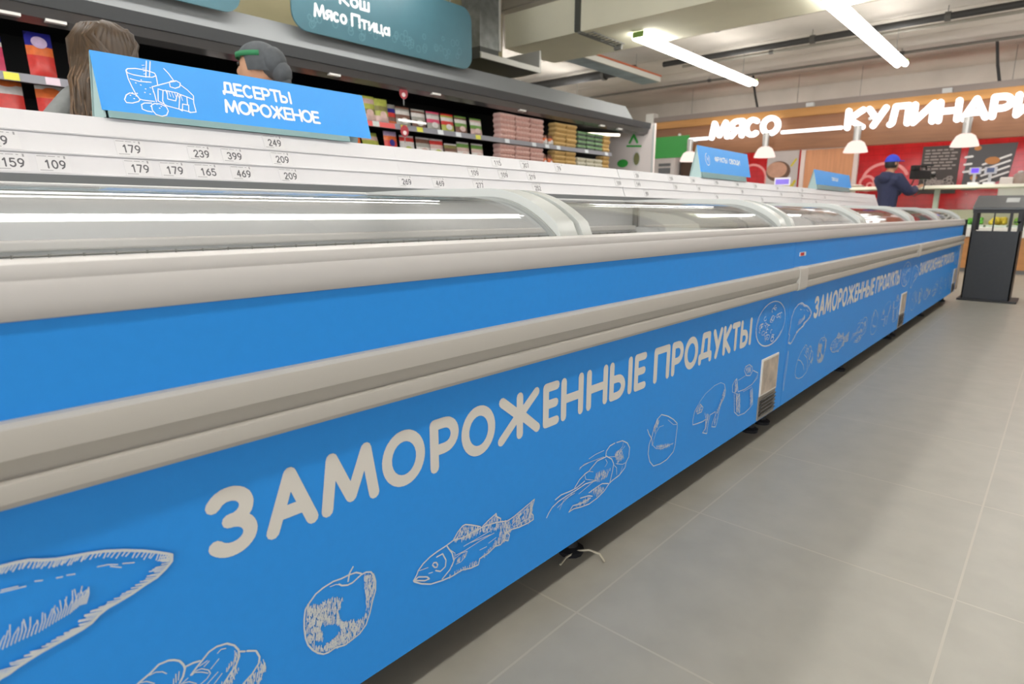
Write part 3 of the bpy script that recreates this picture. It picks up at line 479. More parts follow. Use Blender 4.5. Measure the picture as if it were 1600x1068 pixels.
# the corner of one more tag at the left edge
price_tag('89', .268, 1, 'white paper price tag cut off by the left edge of the frame, middle row')
far = [(2.43,1),(2.62,2),(2.6,1),(2.66,0),(2.95,2),(2.98,1),(3.2,2),(3.25,1),(3.5,2),(3.45,0),(3.8,2),(3.85,1),(4.1,2),(4.15,0),(4.5,2),(4.55,1),(5.0,1),(5.05,2),(5.3,0),(5.6,1)]
for i, (x, row) in enumerate(far):
    price_tag(['109','59','149','89'][i % 4], x, row, f'distant price tag past the rail joint, {["bottom","middle","top"][row]} row, {ORD[sum(1 for q in far[:i] if q[1] == row)]} from left')
o = MB().box(-.002, 0, -.045, .045, .008, .042).build('shelf_card', mat('card_violet', '#8f79e6', .4)); o.location = (4.62, 1.552, 1.0445); tag(o, 'small violet and white card standing on the rail below the round bread poster', 'card')
mb = MB().box(.0005, .0025, -.055, .055, 0, .054); q = mb.build('card_border', mat('card_white', '#e6e2ea', .5), o)

# ================================================================== BLUE TENT SIGNS
KS = 1.023; kz = lambda v: .8513+(v-.8513)*KS
def tent_sign(x0, x1, zt, zb, label):
    z0 = 1.0435; yf, yb, ya = 1.541, 1.619, 1.582; x0 *= KS; x1 *= KS; zt = kz(zt); zb = kz(zb)
    t = thing('tent_sign', ((x0+x1)/2, ya, z0), label, 'sign', 'blue tent signs on the price rail')
    sh = lambda mb: setattr(mb, 'v', [(v[0]-(x0+x1)/2, v[1]-ya, v[2]-z0) for v in mb.v]) or mb
    Y = lambda z: yf+(z-z0)/(zt-z0)*(ya-yf)
    nf = Vector((0, -(zt-z0), (ya-yf))).normalized()
    fn = lambda u, v, h: (u*KS, Y(kz(v))+nf.y*(h+.0003), kz(v)+nf.z*(h+.0003))
    th = .003
    sh(MB().prism([(Y(zb), zb), (ya, zt), (ya+.002, zt-.002), (Y(zb)+th, zb)], x0, x1)).build('front_panel', mat('sign_blue', '#2f9ff5', .4), t)
    sh(MB().prism([(yf, z0), (Y(zb), zb), (Y(zb)+th, zb), (yf+th, z0)], x0+.01, x1-.075)).build('base_strip', mat('acrylic_teal', '#7fa3a6', .25), t)
    sh(MB().prism([(yb, z0), (ya+.004, zt-.002), (ya+.001, zt-.002), (yb-th, z0)], x0, x1)).build('back_panel', mat('sign_back', '#9fb4b2', .4), t)
    sh(MB().prism([(yf+.004, z0), (ya, zt-.008), (yb-.004, z0)], x0+.003, x0+.006)).build('end_cap', mat('sign_end', '#a3bab8', .4), t)
    return t, fn, sh
msw = mat('sign_white', '#eef4f8', .5)
t1, f1, sh1 = tent_sign(.434, 1.096, 1.173, 1.0535, 'large blue tent sign reading ДЕСЕРТЫ МОРОЖЕНОЕ on the near price rail')
mb = MB(); word(mb, 'ДЕСЕРТЫ', .694, 1.119, .032, .176, f1, .0062, .0002)
plabel(sh1(mb).build('lettering', msw, t1), 'white lettering reading ДЕСЕРТЫ')
mb = MB(); word(mb, 'МОРОЖЕНОЕ', .690, 1.077, .033, .252, f1, .0062, .0002)
plabel(sh1(mb).build('lettering', msw, t1), 'white lettering reading МОРОЖЕНОЕ')
mb = MB()
for p in TR['dessert']['out']: mb.ribbon([(a/1000, b/1000) for a, b in p], .0021, f1, .0002)
for a, b in ((.517,1.115),(.525,1.108),(.535,1.112),(.522,1.100),(.532,1.098),(.54,1.104),(.508,1.118),(.497,1.096),(.503,1.090),(.492,1.090),(.498,1.084),(.506,1.096),(.541,1.078),(.549,1.074),(.545,1.07),(.528,1.072),(.53,1.123),(.52,1.126)):
    mb.ribbon([(a, b), (a+.0012, b)], .0022, f1, .0002)
for k in range(4): mb.ribbon([(.5285, 1.140+.006*k), (.5335, 1.141+.006*k)], .0012, f1, .0002)
for k in range(6): mb.ribbon([(.566+.006*k, 1.112-.0012*k), (.568+.006*k, 1.100-.0014*k)], .0014, f1, .0002)
sh1(mb).build('illustration', msw, t1)
t2, f2_, sh2 = tent_sign(3.232, 3.93, 1.208, 1.068, 'small blue tent sign reading ФРУКТЫ ОВОЩИ on the far price rail')
mb = MB(); word(mb, 'ФРУКТЫ', 3.43, 1.132, .03, .175, f2_, .006, .0002)
plabel(sh2(mb).build('lettering', msw, t2), 'white lettering reading ФРУКТЫ')
mb = MB(); word(mb, 'ОВОЩИ', 3.63, 1.132, .03, .16, f2_, .006, .0002)
plabel(sh2(mb).build('lettering', msw, t2), 'white lettering reading ОВОЩИ')
mb = MB(); mb.ribbon(arc(3.335, 1.14, .026, .032, 100, 400, 18), .004, f2_, .0002); mb.ribbon([(3.325,1.155),(3.335,1.135),(3.345,1.15),(3.34,1.12)], .003, f2_, .0002)
sh2(mb).build('illustration', msw, t2)
t3, f3, sh3 = tent_sign(5.3, 6.35, 1.19, 1.075, 'farthest tent sign at the end of the row, washed out by glare')
mb = MB(); word(mb, 'ОВОЩИ', 5.75, 1.12, .03, .2, f3, .006, .0002)
sh3(mb).build('lettering', msw, t3)
# ================================================================== WALL COOLER
mcool = mat('cooler_black', '#0b0c0d', .7); mfas = mat('cooler_fascia', '#7f8284', .45); mband = mat('cooler_band', '#3c3e40', .45)
mglossy = mat('cooler_lamp_strip', '#6d6b6b', .22, metal=.5); mshelf = mat('shelf_grey', '#82828a', .45)
CX0, CX1 = -3.0, 7.75
ck = thing('refrigerated_display_case', (2.4, 4.85, 0), 'long dark grey wall cooler with open shelves behind the freezers', 'cooler')
def cb(mb): mb.v = [(v[0]-2.4, v[1]-4.85, v[2]) for v in mb.v]; return mb
cb(MB().box(CX0, CX1, 5.24, 5.34, .1, 2.1)).build('back_panel', mcool, ck)
cb(MB().box(CX0, CX1, 4.42, 5.24, .1, .55)).build('base_cabinet', mat('cooler_base', '#55585b', .5), ck, bevel=.01)
cb(MB().box(CX0, CX1, 4.62, 5.24, 1.95, 2.08)).build('roof', mcool, ck)
cb(MB().prism([(4.40,1.955),(4.385,2.03),(4.42,2.04),(4.62,2.08),(4.62,1.95)], CX0, CX1)).build('canopy_band', mband, ck)
cb(MB().prism([(4.40,2.031),(4.47,2.045),(4.55,2.205),(4.52,2.205)], CX0, 7.3)).build('fascia_board', mfas, ck)
cb(MB().prism([(4.415,1.954),(4.435,1.90),(4.50,1.875),(4.62,1.94),(4.62,1.952)], CX0, CX1)).build('lamp_strip', mglossy, ck, smooth=40)
for x in (.84, 1.05, 2.2, 2.85, 3.9, 5.1, 6.6, 7.0):
    cb(MB().box(x, x+.1, 4.43, 4.47, 1.887, 1.902)).build('lamp_holder', mat('holder_white', '#d8d6d2', .4), ck)
for nm, z in (('upper', 1.60), ('lower', 1.35), ('third', .98)):
    s = cb(MB().box(CX0, 6.985, 4.52, 5.24, z-.03, z)).build('shelf', mat('shelf_dark', '#2a2b2d', .5), ck)
    cb(MB().prism([(4.505,z-.045),(4.497,z-.043),(4.507,z+.003),(4.515,z+.003)], CX0, 6.985)).build('price_strip', mshelf, s)
ep = cb(MB().box(7.75, 7.79, 4.33, 5.3, .1, 2.03)).build('end_panel', mat('end_panel_pink', '#e6dcd8', .4), ck)
cb(MB().box(7.742, 7.75, 4.33, 4.36, .3, 2.0)).build('panel_edge', mat('edge_grey', '#c9cac8', .4), ep)
efn = lambda u, v, h: (7.7485-h, 4.95-u, v)
mgreen = mat('leaf_green', '#3fae4a', .5)
mb = MB(); mb.ribbon([(.17,1.97),(.42,1.955)], .04, efn); mb.ribbon([(.24,1.80),(.3,1.90),(.36,1.80)], .035, efn); mb.ribbon([(.2,1.76),(.42,1.745)], .025, efn)
mb.add([efn(.14+.09*math.cos(a*PI/10), 1.53+.055*math.sin(a*PI/10), 5e-4) for a in range(20)], [tuple(range(20))])
cb(mb).build('poster_print', mgreen, ep)
mb = MB(); mb.add([efn(.36+.05*math.cos(a*PI/10), 1.58+.085*math.sin(a*PI/10), 6e-4) for a in range(20)], [tuple(range(20))]); cb(mb).build('poster_photo', mat('poster_olive', '#7b7b52', .5), ep)
mb = MB(); mb.ribbon(arc(.36, 1.58, .056, .092, 0, 360, 24), .018, efn, 8e-4); cb(mb).build('poster_ring', mat('poster_white', '#d8d4d0', .5), ep)
# cream bar at the right end, its glow added to brighten the end panel
o = MB().tube([(6.95, 4.95, 1.868), (7.40, 4.66, 1.868)], .016, 8).build('fill_strip_lamp', emitmat('lamp_added_glow', '#fff0d8', 4.0), None, smooth=60); tag(o, 'cream tube with added glow slanting above the egg cartons at the cooler end', 'lamp')

# labels clipped on the cooler's shelf edge
lf = lambda z: (lambda u, v, h: (u, 4.497-.0008-h+(v-z+.043)*.217, v))
for i, (x, c, w) in enumerate([(.87,'yellow','below the pink pack at the left edge'),(1.06,'pale pink','below the red pack'),(3.32,'pale grey','on the red strip under the lime bags'),(3.62,'yellow','under the round red wobbler'),(3.80,'yellow','right of the round red wobbler'),(4.05,'white','under the pink and white pack'),(4.28,'white','under the red pack left of the cartons'),(4.55,'yellow','left of the pink cartons'),(4.98,'white','under the first pink stack'),(5.42,'white','under the last pink stack'),(5.65,'white','right of the pink stacks'),(5.86,'white','under the kraft cartons'),(6.42,'white','under the green packs, left'),(6.86,'white','under the green packs, right')]):
    z = 1.60; f = lf(z); cc = {'yellow':'#d3cf4a','pale pink':'#cfbcc8','pale grey':'#b9c0bd','white':'#d3d7dc'}[c]
    o = MB().add([f(x-.035,z-.041,0),f(x+.035,z-.041,0),f(x+.035,z+.0,0),f(x-.035,z+.0,0),f(x-.035,z-.041,.001),f(x+.035,z-.041,.001),f(x+.035,z+.0,.001),f(x-.035,z+.0,.001)], [(0,3,2,1),(4,5,6,7),(0,1,5,4),(1,2,6,5),(2,3,7,6),(3,0,4,7)]).build('shelf_label', mat('lbl_'+c.replace(' ', '_'), cc, .5))
    tag(o, f'{c} label on the cooler shelf edge {w}', 'shelf label', 'labels on the cooler shelf edge')
f = lf(1.60)
o = MB().add([f(3.05,1.558,0),f(3.52,1.558,0),f(3.52,1.6,0),f(3.05,1.6,0),f(3.05,1.558,.0004),f(3.52,1.558,.0004),f(3.52,1.6,.0004),f(3.05,1.6,.0004)], [(0,3,2,1),(4,5,6,7),(0,1,5,4),(1,2,6,5),(2,3,7,6),(3,0,4,7)]).build('shelf_strip', mat('strip_red', '#cf5a58', .5)); tag(o, 'red strip along the cooler shelf edge under the lime bags', 'shelf strip')
o = MB().box(3.55, 3.86, 4.480, 4.492, 1.628, 1.643).build('glow_strip', mat('strip_white', '#f4f4f2', .3, emit=.6)); tag(o, 'bright white glowing bar in front of two packs on the upper cooler shelf', 'light bar')  # plain white bar with a faint glow of its own
# round wobblers
for z, l in ((1.86, 'round red and white wobbler sign above the upper cooler shelf'), (1.545, 'round red and white wobbler sign below the first, over the lower shelf')):
    w = thing('wobbler_sign', (3.60, 4.47, z-.1), l, 'sign', 'round red wobblers')
    MB().prism([(.045*math.cos(a*PI/12), .1+.05*math.sin(a*PI/12)) for a in range(24)], -.001, .001, 'y').build('disc', mat('wobbler_red', '#a8323e', .4), w)
    MB().prism([(.02*math.cos(a*PI/8), .085+.018*math.sin(a*PI/8)) for a in range(16)], -.003, -.0012, 'y').build('disc_print', mat('wobbler_white', '#e8d8d8', .4), w)
    MB().box(-.004, .004, -.0008, .0008, .0, .055).build('stem', mat('clear_stem', '#8a8a8a', .3), w)

# ------------------------------------------------------------------ packs on the cooler shelves
def pouch(name, loc, w, h, d, bands, label, cat, group, lean=.16, oval=None, rz=0):
    """stand-up pack: bands = [(from height fraction, material)], optional oval print"""
    t = thing(name, loc, label, cat, group, rz)
    nx, nz = 7, 10; vs = []
    def P(a, b, s): 
        e = (1-abs(a)**4)*(1-abs(2*b-1)**4); return Vector((a*w/2, s*d/2*e*(1.1-.5*b) + b*h*math.sin(lean), b*h*math.cos(lean)))
    for s in (-1, 1):
        for j in range(nz+1):
            for i in range(nx): vs.append(P(i/(nx-1)*2-1, j/nz, s))
    ms = [m for _, m in bands]; mb = MB()
    mb.v = vs
    for s in (0, 1):
        for j in range(nz):
            mi = max(k for k, (f, _) in enumerate(bands) if j/nz >= f-1e-6)
            for i in range(nx-1):
                k = s*nx*(nz+1)+j*nx+i; mb.f.append([k, k+1, k+nx+1, k+nx]); mb.m.append(mi)
    mb.v = [tuple(v) for v in mb.v]
    mb.build('pack_body', ms, t, smooth=70)
    if oval:
        bz, rx, rz_, m = oval; b2 = MB(); vv = []
        for k in range(18):
            a = math.cos(k*PI/9)*rx; b = bz+math.sin(k*PI/9)*rz_; vv.append(P(a, b, -1)+Vector((0, -.004, 0)))
        b2.add(vv, [tuple(range(18))]); b2.build('pack_print', m, t)
    return t
K = lambda n, c, r=.3: mat('pack_'+n, c, r, noise_amt=.12, nscale=30)
navy, red, ora, pink, whit, lime, olive, lil, teal, mag = K('navy','#2a2a86'), K('red','#d23a34'), K('orange','#e2723a'), K('pink','#dd4f74'), K('white','#ddd8d4'), K('lime','#b4ba58'), K('olive','#8a8450'), K('lilac','#c9b2d2'), K('teal','#6a9aa2'), K('magenta','#b8406a')
brown, greyp, palep, grn = K('brown','#7a5446'), K('grey','#a5a39a'), K('palepink','#cfb0a8'), K('green','#6f9a4a')
UP, LO = 1.60, 1.35; gp = 'packs on the upper cooler shelf'; gl = 'packs on the lower cooler shelf'
pouch('sausage_pack', (.80,4.60,UP), .14,.25,.05, [(0,pink),(.55,whit),(.7,navy)], 'pink and navy sausage pack at the left edge of the upper cooler shelf', 'food pack', gp, oval=(.84,.5,.12,lil))
pouch('sausage_pack', (1.045,4.60,UP), .13,.265,.05, [(0,red),(.48,ora),(.68,navy)], 'red sausage pack with navy top left of the woman on the upper cooler shelf', 'food pack', gp, oval=(.78,.6,.13,lil))
pouch('sausage_pack', (1.30,4.60,UP), .15,.235,.05, [(0,greyp),(.5,lil),(.7,teal)], 'teal and lilac pack beside the woman\'s hair on the upper cooler shelf', 'food pack', gp, oval=(.4,.4,.2,whit))
pouch('sausage_pack', (.86,4.60,LO), .15,.25,.05, [(0,ora),(.1,red),(.6,whit),(.75,ora)], 'red and orange sausage pack at the left edge of the lower cooler shelf', 'food pack', gl, oval=(.85,.7,.09,ora))
pouch('sausage_pack', (1.07,4.60,LO), .15,.25,.05, [(0,red),(.55,ora),(.75,whit)], 'red sausage pack beside the woman\'s shoulder on the lower cooler shelf', 'food pack', gl, oval=(.75,.6,.1,ora))
for i, (x, c, n) in enumerate([(2.12,whit,'white'),(2.30,pink,'pink'),(2.50,red,'red'),(2.68,greyp,'grey'),(2.86,ora,'orange'),(3.02,olive,'olive')]):
    pouch('sausage_pack', (x,4.62,UP), .13,.195+.012*(i % 3),.05, [(0,c),(.6,whit),(.8,c)], f'{n} pack peeping over the top edge of the big blue sign, {ORD[i]} from the left', 'food pack', gp)
pouch('sausage_pack', (3.19,4.60,UP), .12,.20,.05, [(0,red),(.25,ora),(.6,whit),(.75,red),(.9,navy)], 'orange and red bag at the right end of the blue sign, upper cooler shelf', 'food pack', gp)
pouch('sausage_pack', (3.31,4.58,UP), .15,.215,.06, [(0,palep),(.25,olive),(.5,lime),(.7,palep),(.88,lime)], 'left of two lime green bags on the upper cooler shelf', 'food pack', gp, oval=(.35,.5,.14,palep))
pouch('sausage_pack', (3.45,4.58,UP), .14,.21,.06, [(0,palep),(.25,lime),(.5,olive),(.7,lime)], 'right of two lime green bags on the upper cooler shelf', 'food pack', gp, oval=(.35,.5,.14,palep))
pouch('sausage_pack', (3.575,4.62,UP), .12,.185,.05, [(0,ora),(.2,brown),(.35,red),(.55,navy),(.75,greyp)], 'red and blue pack between the lime bags and the red wobbler', 'food pack', gp)
pouch('sausage_pack', (3.34,4.58,LO), .17,.19,.06, [(0,ora),(.3,lime),(.6,palep),(.8,lime)], 'leaning lime green bag on the lower cooler shelf', 'food pack', gl, lean=.4)
pouch('sausage_pack', (3.12,4.58,LO), .2,.12,.06, [(0,red),(.4,ora)], 'orange bag at the foot of the blue sign, lower cooler shelf', 'food pack', gl)
pouch('sausage_pack', (3.54,4.58,LO), .14,.20,.05, [(0,palep),(.3,red),(.55,ora),(.75,lil)], 'red, orange and lilac pack left of the lower wobbler', 'food pack', gl, oval=(.5,.4,.15,navy))
XS = [(3.70,greyp,brown,'grey'),(3.88,brown,greyp,'brown and white'),(4.06,greyp,pink,'pink and white'),(4.24,lime,red,'red'),(4.42,brown,grn,'green and brown'),(4.63,palep,grn,'pale pink')]
for i, (x, a, b, n) in enumerate(XS):
    pouch('meat_pack', (x,4.60,UP), .16,.175,.045, [(0,a),(.35,b),(.6,whit),(.72,a),(.85,b)], f'{n} meat pack on the upper cooler shelf, {ORD[i]} right of the wobbler', 'food pack', gp, oval=(.3,.5,.15,palep if i > 3 else whit))
XL = [(3.74,whit,red,'white and red'),(3.93,greyp,brown,'grey and brown'),(4.10,palep,red,'pink and red'),(4.28,brown,olive,'dark brown'),(4.45,palep,grn,'pale pink and green'),(4.65,palep,grn,'pale pink')]
for i, (x, a, b, n) in enumerate(XL):
    pouch('meat_pack', (x,4.60,LO), .165,.185-.03*(i == 3),.045, [(0,a),(.3,whit),(.45,a),(.7,b),(.88,whit)], f'{n} meat pack on the lower cooler shelf, {ORD[i]} right of the wobbler', 'food pack', gl, oval=(.32,.5,.15,lime if i in (0, 2) else palep))

# egg cartons
def carton_mesh(bm_w, d, h, m, name):
    mb = MB(); n = 5; w = bm_w
    mb.prism([(-d/2+.008,0),(d/2-.008,0),(d/2,h*.5),(-d/2,h*.5)], -w/2+.004, w/2-.004)
    tray = mb
    lid = MB().prism([(-d/2-.004,h*.5),(d/2+.004,h*.5),(d/2+.004,h*.58),(d/2-.012,h),(-d/2+.012,h),(-d/2-.004,h*.58)], -w/2, w/2)
    for i in range(n):                                           # rounded cups showing on the front
        lid.ball((-w/2+w*(i+.5)/n, -d/2+.006, h*.72), (w/n*.42, .014, h*.2), 8)
        tray.ball((-w/2+w*(i+.5)/n, -d/2+.012, h*.26), (w/n*.40, .013, h*.22), 8)
    return tray, lid
mp1, mp2 = mat('carton_pink','#c79a90',.85,noise_amt=.1,nscale=60), mat('carton_pink_lid','#d6b2a8',.85,noise_amt=.1,nscale=60)
mk1, mk2 = mat('carton_kraft','#b28f55',.85,noise_amt=.12,nscale=60), mat('carton_kraft_lid','#cfae72',.85,noise_amt=.12,nscale=60)
mg1, mg2 = mat('carton_grey','#5b665c',.6,noise_amt=.2,nscale=40), mat('carton_green_lid','#83a878',.5,noise_amt=.35,nscale=70)
mc1, mc2 = mat('carton_clear','#b9b39c',.4,noise_amt=.15,nscale=50), mat('carton_clear_lid','#cfcab8',.35,noise_amt=.15,nscale=50)
protos = {}
LV = ['bottom','second lowest','middle','second highest','top']
def eggs(kind, ms, x, z, n, w, h, where, off=0):
    for i in range(n):
        loc = (x+random.uniform(-.006,.006), 4.58+random.uniform(-.008,.008), z+i*(h+.002))
        kind2 = (kind, w)
        if kind2 not in protos:
            t = thing('egg_carton', loc, '', 'egg carton', ''); a, b = carton_mesh(w, .11, h, None, ''); a.build('tray', ms[0], t, smooth=35); b.build('carton_lid', ms[1], t, smooth=35); protos[kind2] = t
        else: t = copy_tree(protos[kind2]); t.location = loc
        t['label'] = f'{where}, {LV[i] if i < n-1 else "top"} carton'; t['group'] = f'{kind} egg cartons'
for i, x in enumerate((5.02, 5.26, 5.50)):
    eggs('pink', (mp1, mp2), x, UP, 5, .225, .05, f'{ORD[i]} pink egg carton stack, upper cooler shelf')
    eggs('pink', (mp1, mp2), x, LO, 4, .225, .05, f'{ORD[i]} pink egg carton stack, lower cooler shelf')
for i, x in enumerate((5.93, 6.14)):
    eggs('kraft', (mk1, mk2), x, UP, 5, .2, .05, f'{["left","right"][i]} tan egg carton stack beside the green ones, upper shelf')
    eggs('kraft', (mk1, mk2), x, LO, 4, .2, .05, f'{["left","right"][i]} tan egg carton stack beside the clear ones, lower shelf')
for i, x in enumerate((6.36, 6.54, 6.72)):
    eggs('green', (mg1, mg2), x, UP, 4, .165, .05, f'{ORD[i]} green egg carton stack, upper cooler shelf')
    eggs('clear', (mc1, mc2), x, LO, 3, .165, .05, f'{ORD[i]} clear egg carton stack, lower cooler shelf')
eggs('kraft', (mk1, mk2), 6.89, UP, 4, .15, .05, 'narrow tan egg carton stack at the shelf end, upper shelf')
eggs('kraft', (mk1, mk2), 6.89, LO, 4, .15, .05, 'narrow tan egg carton stack at the shelf end, lower shelf')
# loose brown-white packs between the stacks
for z, n in ((UP, 'upper'), (LO, 'lower')):
    for i, x in enumerate((5.69, 5.80)):
        pouch('egg_pack', (x,4.57,z), .09,.15-.04*(z == UP),.05, [(0,whit),(.35,ora),(.7,brown)], f'{["left","right"][i]} small brown and white pack between pink and tan cartons, {n} cooler shelf', 'food pack', 'small packs between the cartons', lean=.1, oval=(.35,.5,.22,whit))

# ================================================================== TEAL HANGING SIGNS
def rrect(x0, x1, z0, z1, r, n=6):
    p = []
    for cx, cz, a in ((x1-r, z0+r, -90), (x1-r, z1-r, 0), (x0+r, z1-r, 90), (x0+r, z0+r, 180)):
        p += [(cx+r*math.cos(math.radians(a+90*i/n)), cz+r*math.sin(math.radians(a+90*i/n))) for i in range(n+1)]
    return p
mteal = mat('sign_teal', '#38606b', .4, noise_amt=.10, nscale=2.5); mteal2 = mat('sign_teal_pattern', '#4d7680', .45)
def hang_sign(x0, x1, lines, label, seed):
    t = thing('hanging_sign', ((x0+x1)/2, 4.40, 2.15), label, 'sign', 'teal signs over the wall cooler')
    cxm = (x0+x1)/2; sh = lambda mb: setattr(mb, 'v', [(v[0]-cxm, v[1]-4.40, v[2]-2.15) for v in mb.v]) or mb
    sh(MB().prism(rrect(x0, x1, 2.15, 2.68, .12), 4.39, 4.405, 'y')).build('board', mteal, t)
    fn = lambda u, v, h: (u, 4.3895-h, v)
    mb = MB(); rs = random.Random(seed)
    for i in range(46):                                          # pale drop pattern along the lower right
        u = rs.random(); x = x0+.12+u*(x1-x0-.25); z = 2.20+rs.random()*(.06+.12*u); r = rs.uniform(.016, .03)
        mb.ribbon(arc(x, z, r*.8, r, 0, 360, 10), .005, fn, 1e-4)
    sh(mb).build('pattern', mteal2, t)
    if lines:
        mb = MB()
        pass
        for tx, u, v, hh, w in lines:
            mb = MB(); word(mb, tx, u, v, hh, w, fn, .019, 3e-4, gap=.30); sh(mb).build('lettering', mat('sign_letter_white', '#dfe3e4', .5), t)
    for x in (x0+.25, x1-.25): sh(MB().tube([(x, 4.41, 2.60), (x, 4.41, 3.249)], .004, 6)).build('hanger_wire', mwire, t)
hang_sign(2.54, 4.36, [('Мясо', 2.715, 2.262, .10, .29), ('Птица', 3.04, 2.262, .10, .375), ('ит', 2.70, 2.40, .10, .15), ('Кош', 2.94, 2.40, .10, .28)], 'teal rounded sign reading Кош, Мясо Птица hanging over the wall cooler', 3)
hang_sign(.35, 2.165, None, 'teal rounded sign cut off at the top left, left of the Мясо Птица sign', 5)
# ================================================================== CEILING: lights, duct, tray, pipes
mtube = emitmat('tube_light', '#fffdf8', TUBE); mhouse = mat('tube_housing', '#e4e4e0', .5); mgcap = mat('green_cap', '#7c9a4c', .5)
def tube_light(x0, x1, y, label, z=2.80):
    t = thing('linear_ceiling_light', ((x0+x1)/2, y, z), label, 'ceiling light', 'suspended tube lights'); h = (x1-x0)/2
    prof = lambda yo: [(yo+.036*math.cos(a), .036*math.sin(a)) for a in [PI*i/4 for i in range(8)]]
    for yo in (-.045, .045): MB().prism(prof(yo), -h, h).build('tube', mtube, t, smooth=60)
    MB().box(-h+.01, h-.01, -.035, .035, .034, .055).build('housing', mhouse, t)
    for x in (-h, h): MB().box(x-.012 if x < 0 else x+.002, x-.002 if x < 0 else x+.012, -.07, .07, -.01, .055).build('end_cap', mgcap, t)
    for x in (-h+.4, h-.4): MB().tube([(x, 0, .05), (x, 0, 3.249-z if abs(x+(x0+x1)/2-6.65) > .51 else 2.859-z)], .004, 6).build('hanger_wire', mwire, t)
    return t
tube_light(6.60, 10.0, 1.955, 'long bright tube light reaching the top edge, right of the other one')
tube_light(6.56, 9.98, 3.93, 'long bright tube light ending above the МЯСО sign')
for y in (1.955, 3.93):
    for x0 in (.15, -6.5):
        if y > 3 and x0 > 0: tube_light(.15, 3.95, y, 'tube light over the wall cooler, mirrored as the upper streak in the lids')
        else: tube_light(x0-.1, x0+3.4, y, f'tube light {"over the near freezer" if x0 > 0 else "behind the camera"}, {"right" if y < 3 else "left"} row')
for k, x0 in enumerate((-6.5, -3.0, .5, 4.0, 7.5)):
    tube_light(x0, x0+3.4, -.05, f'tube light right of the freezers, {ORD[k]} along its row')
for y0, y1, l in ((-4, .2, 'right'), (.6, 3.2, 'middle'), (3.6, 6.2, 'left')):
    t = thing('added_counter_fill', (12.0, (y0+y1)/2, 2.5), f'added fill tube hidden behind the wooden fascia over the deli counter, {l} part', 'ceiling light', 'added fill lights behind the fascia')  # unseen tubes added to brighten the red wall and counter
    MB().box(-.05, .05, (y0-y1)/2, (y1-y0)/2, -.03, .03).build('tube', mtube, t); MB().box(-.06, .06, (y0-y1)/2, (y1-y0)/2, .03, .05).build('housing', mhouse, t)
    for yy in (-1, 1): MB().tube([(0, yy, .05), (0, yy, .749)], .004, 6).build('hanger_wire', mwire, t)

tube_light(6.9, 9.9, 6.9, 'tube light hidden behind the far end of the wall cooler, nearer one', 2.84)
tube_light(8.0, 11.2, 8.9, 'added fill tube hidden behind the far end of the wall cooler, farther one', 2.75)  # unseen tube added to brighten the far concrete
mgal = mat('galvanised', '#7f8280', .45, metal=.6, noise_amt=.25, nscale=9); mgalw = mat('galvanised_pale', '#bdbcb4', .5, metal=.2); mrust = mat('rusty_edge', '#8a5236', .7)
t = thing('ventilation_duct', (5.3, 5.2, 2.5), 'galvanised L-shaped duct frame hanging beside the teal sign and the cream beam', 'duct')
sh = lambda mb: setattr(mb, 'v', [(v[0]-5.3, v[1]-5.2, v[2]-2.5) for v in mb.v]) or mb
sh(MB().box(5.14, 5.44, 5.05, 5.33, 2.62, 3.249)).build('upright', mgal, t)
sh(MB().box(5.44, 5.47, 5.04, 5.07, 2.62, 3.249)).build('pale_edge', mgalw, t)
sh(MB().box(5.475, 5.49, 5.055, 5.10, 2.66, 3.249)).build('copper_edge', mrust, t)
sh(MB().box(5.14, 6.14, 5.05, 5.65, 2.50, 2.515).box(5.14, 6.14, 5.63, 5.65, 2.515, 2.62).box(5.14, 5.44, 5.05, 5.65, 2.515, 2.62)).build('channel', mat('galv_dark', '#4b4d49', .6, metal=.3), t)
sh(MB().box(5.14, 6.14, 5.03, 5.05, 2.50, 2.56).box(6.14, 6.17, 5.03, 5.65, 2.50, 2.75).box(5.14, 6.14, 5.045, 5.06, 2.555, 2.565)).build('channel_lip', mgalw, t)
sh(MB().box(5.5, 6.14, 5.60, 5.63, 2.52, 2.72)).build('dark_inside', mdark, t)  # black slab stands in for the shade inside the open duct
t = thing('cable_tray', (8.1, 5.35, 2.95), 'blue-grey cable tray with an orange cable hung below the ceiling behind the cream beam', 'cable tray')
sh = lambda mb: setattr(mb, 'v', [(v[0]-8.1, v[1]-5.35, v[2]-2.95) for v in mb.v]) or mb
sh(MB().box(6.65, 9.4, 5.22, 5.52, 2.9, 2.91).box(6.65, 9.4, 5.51, 5.52, 2.91, 2.97)).build('tray', mat('tray_blue', '#7f929a', .5, noise_amt=.3, nscale=3), t)
sh(MB().box(6.65, 9.4, 5.19, 5.22, 2.9, 2.98)).build('tray_side', mgalw, t)
sh(MB().tube([(6.7, 5.185, 2.985), (9.4, 5.185, 2.985)], .014, 6)).build('orange_cable', mat('cable_orange', '#a4512c', .6), t)
for x in (7.4, 8.9): sh(MB().tube([(x, 5.35, 2.96), (x, 5.35, 3.249)], .005, 6)).build('hanger_rod', mwire, t)
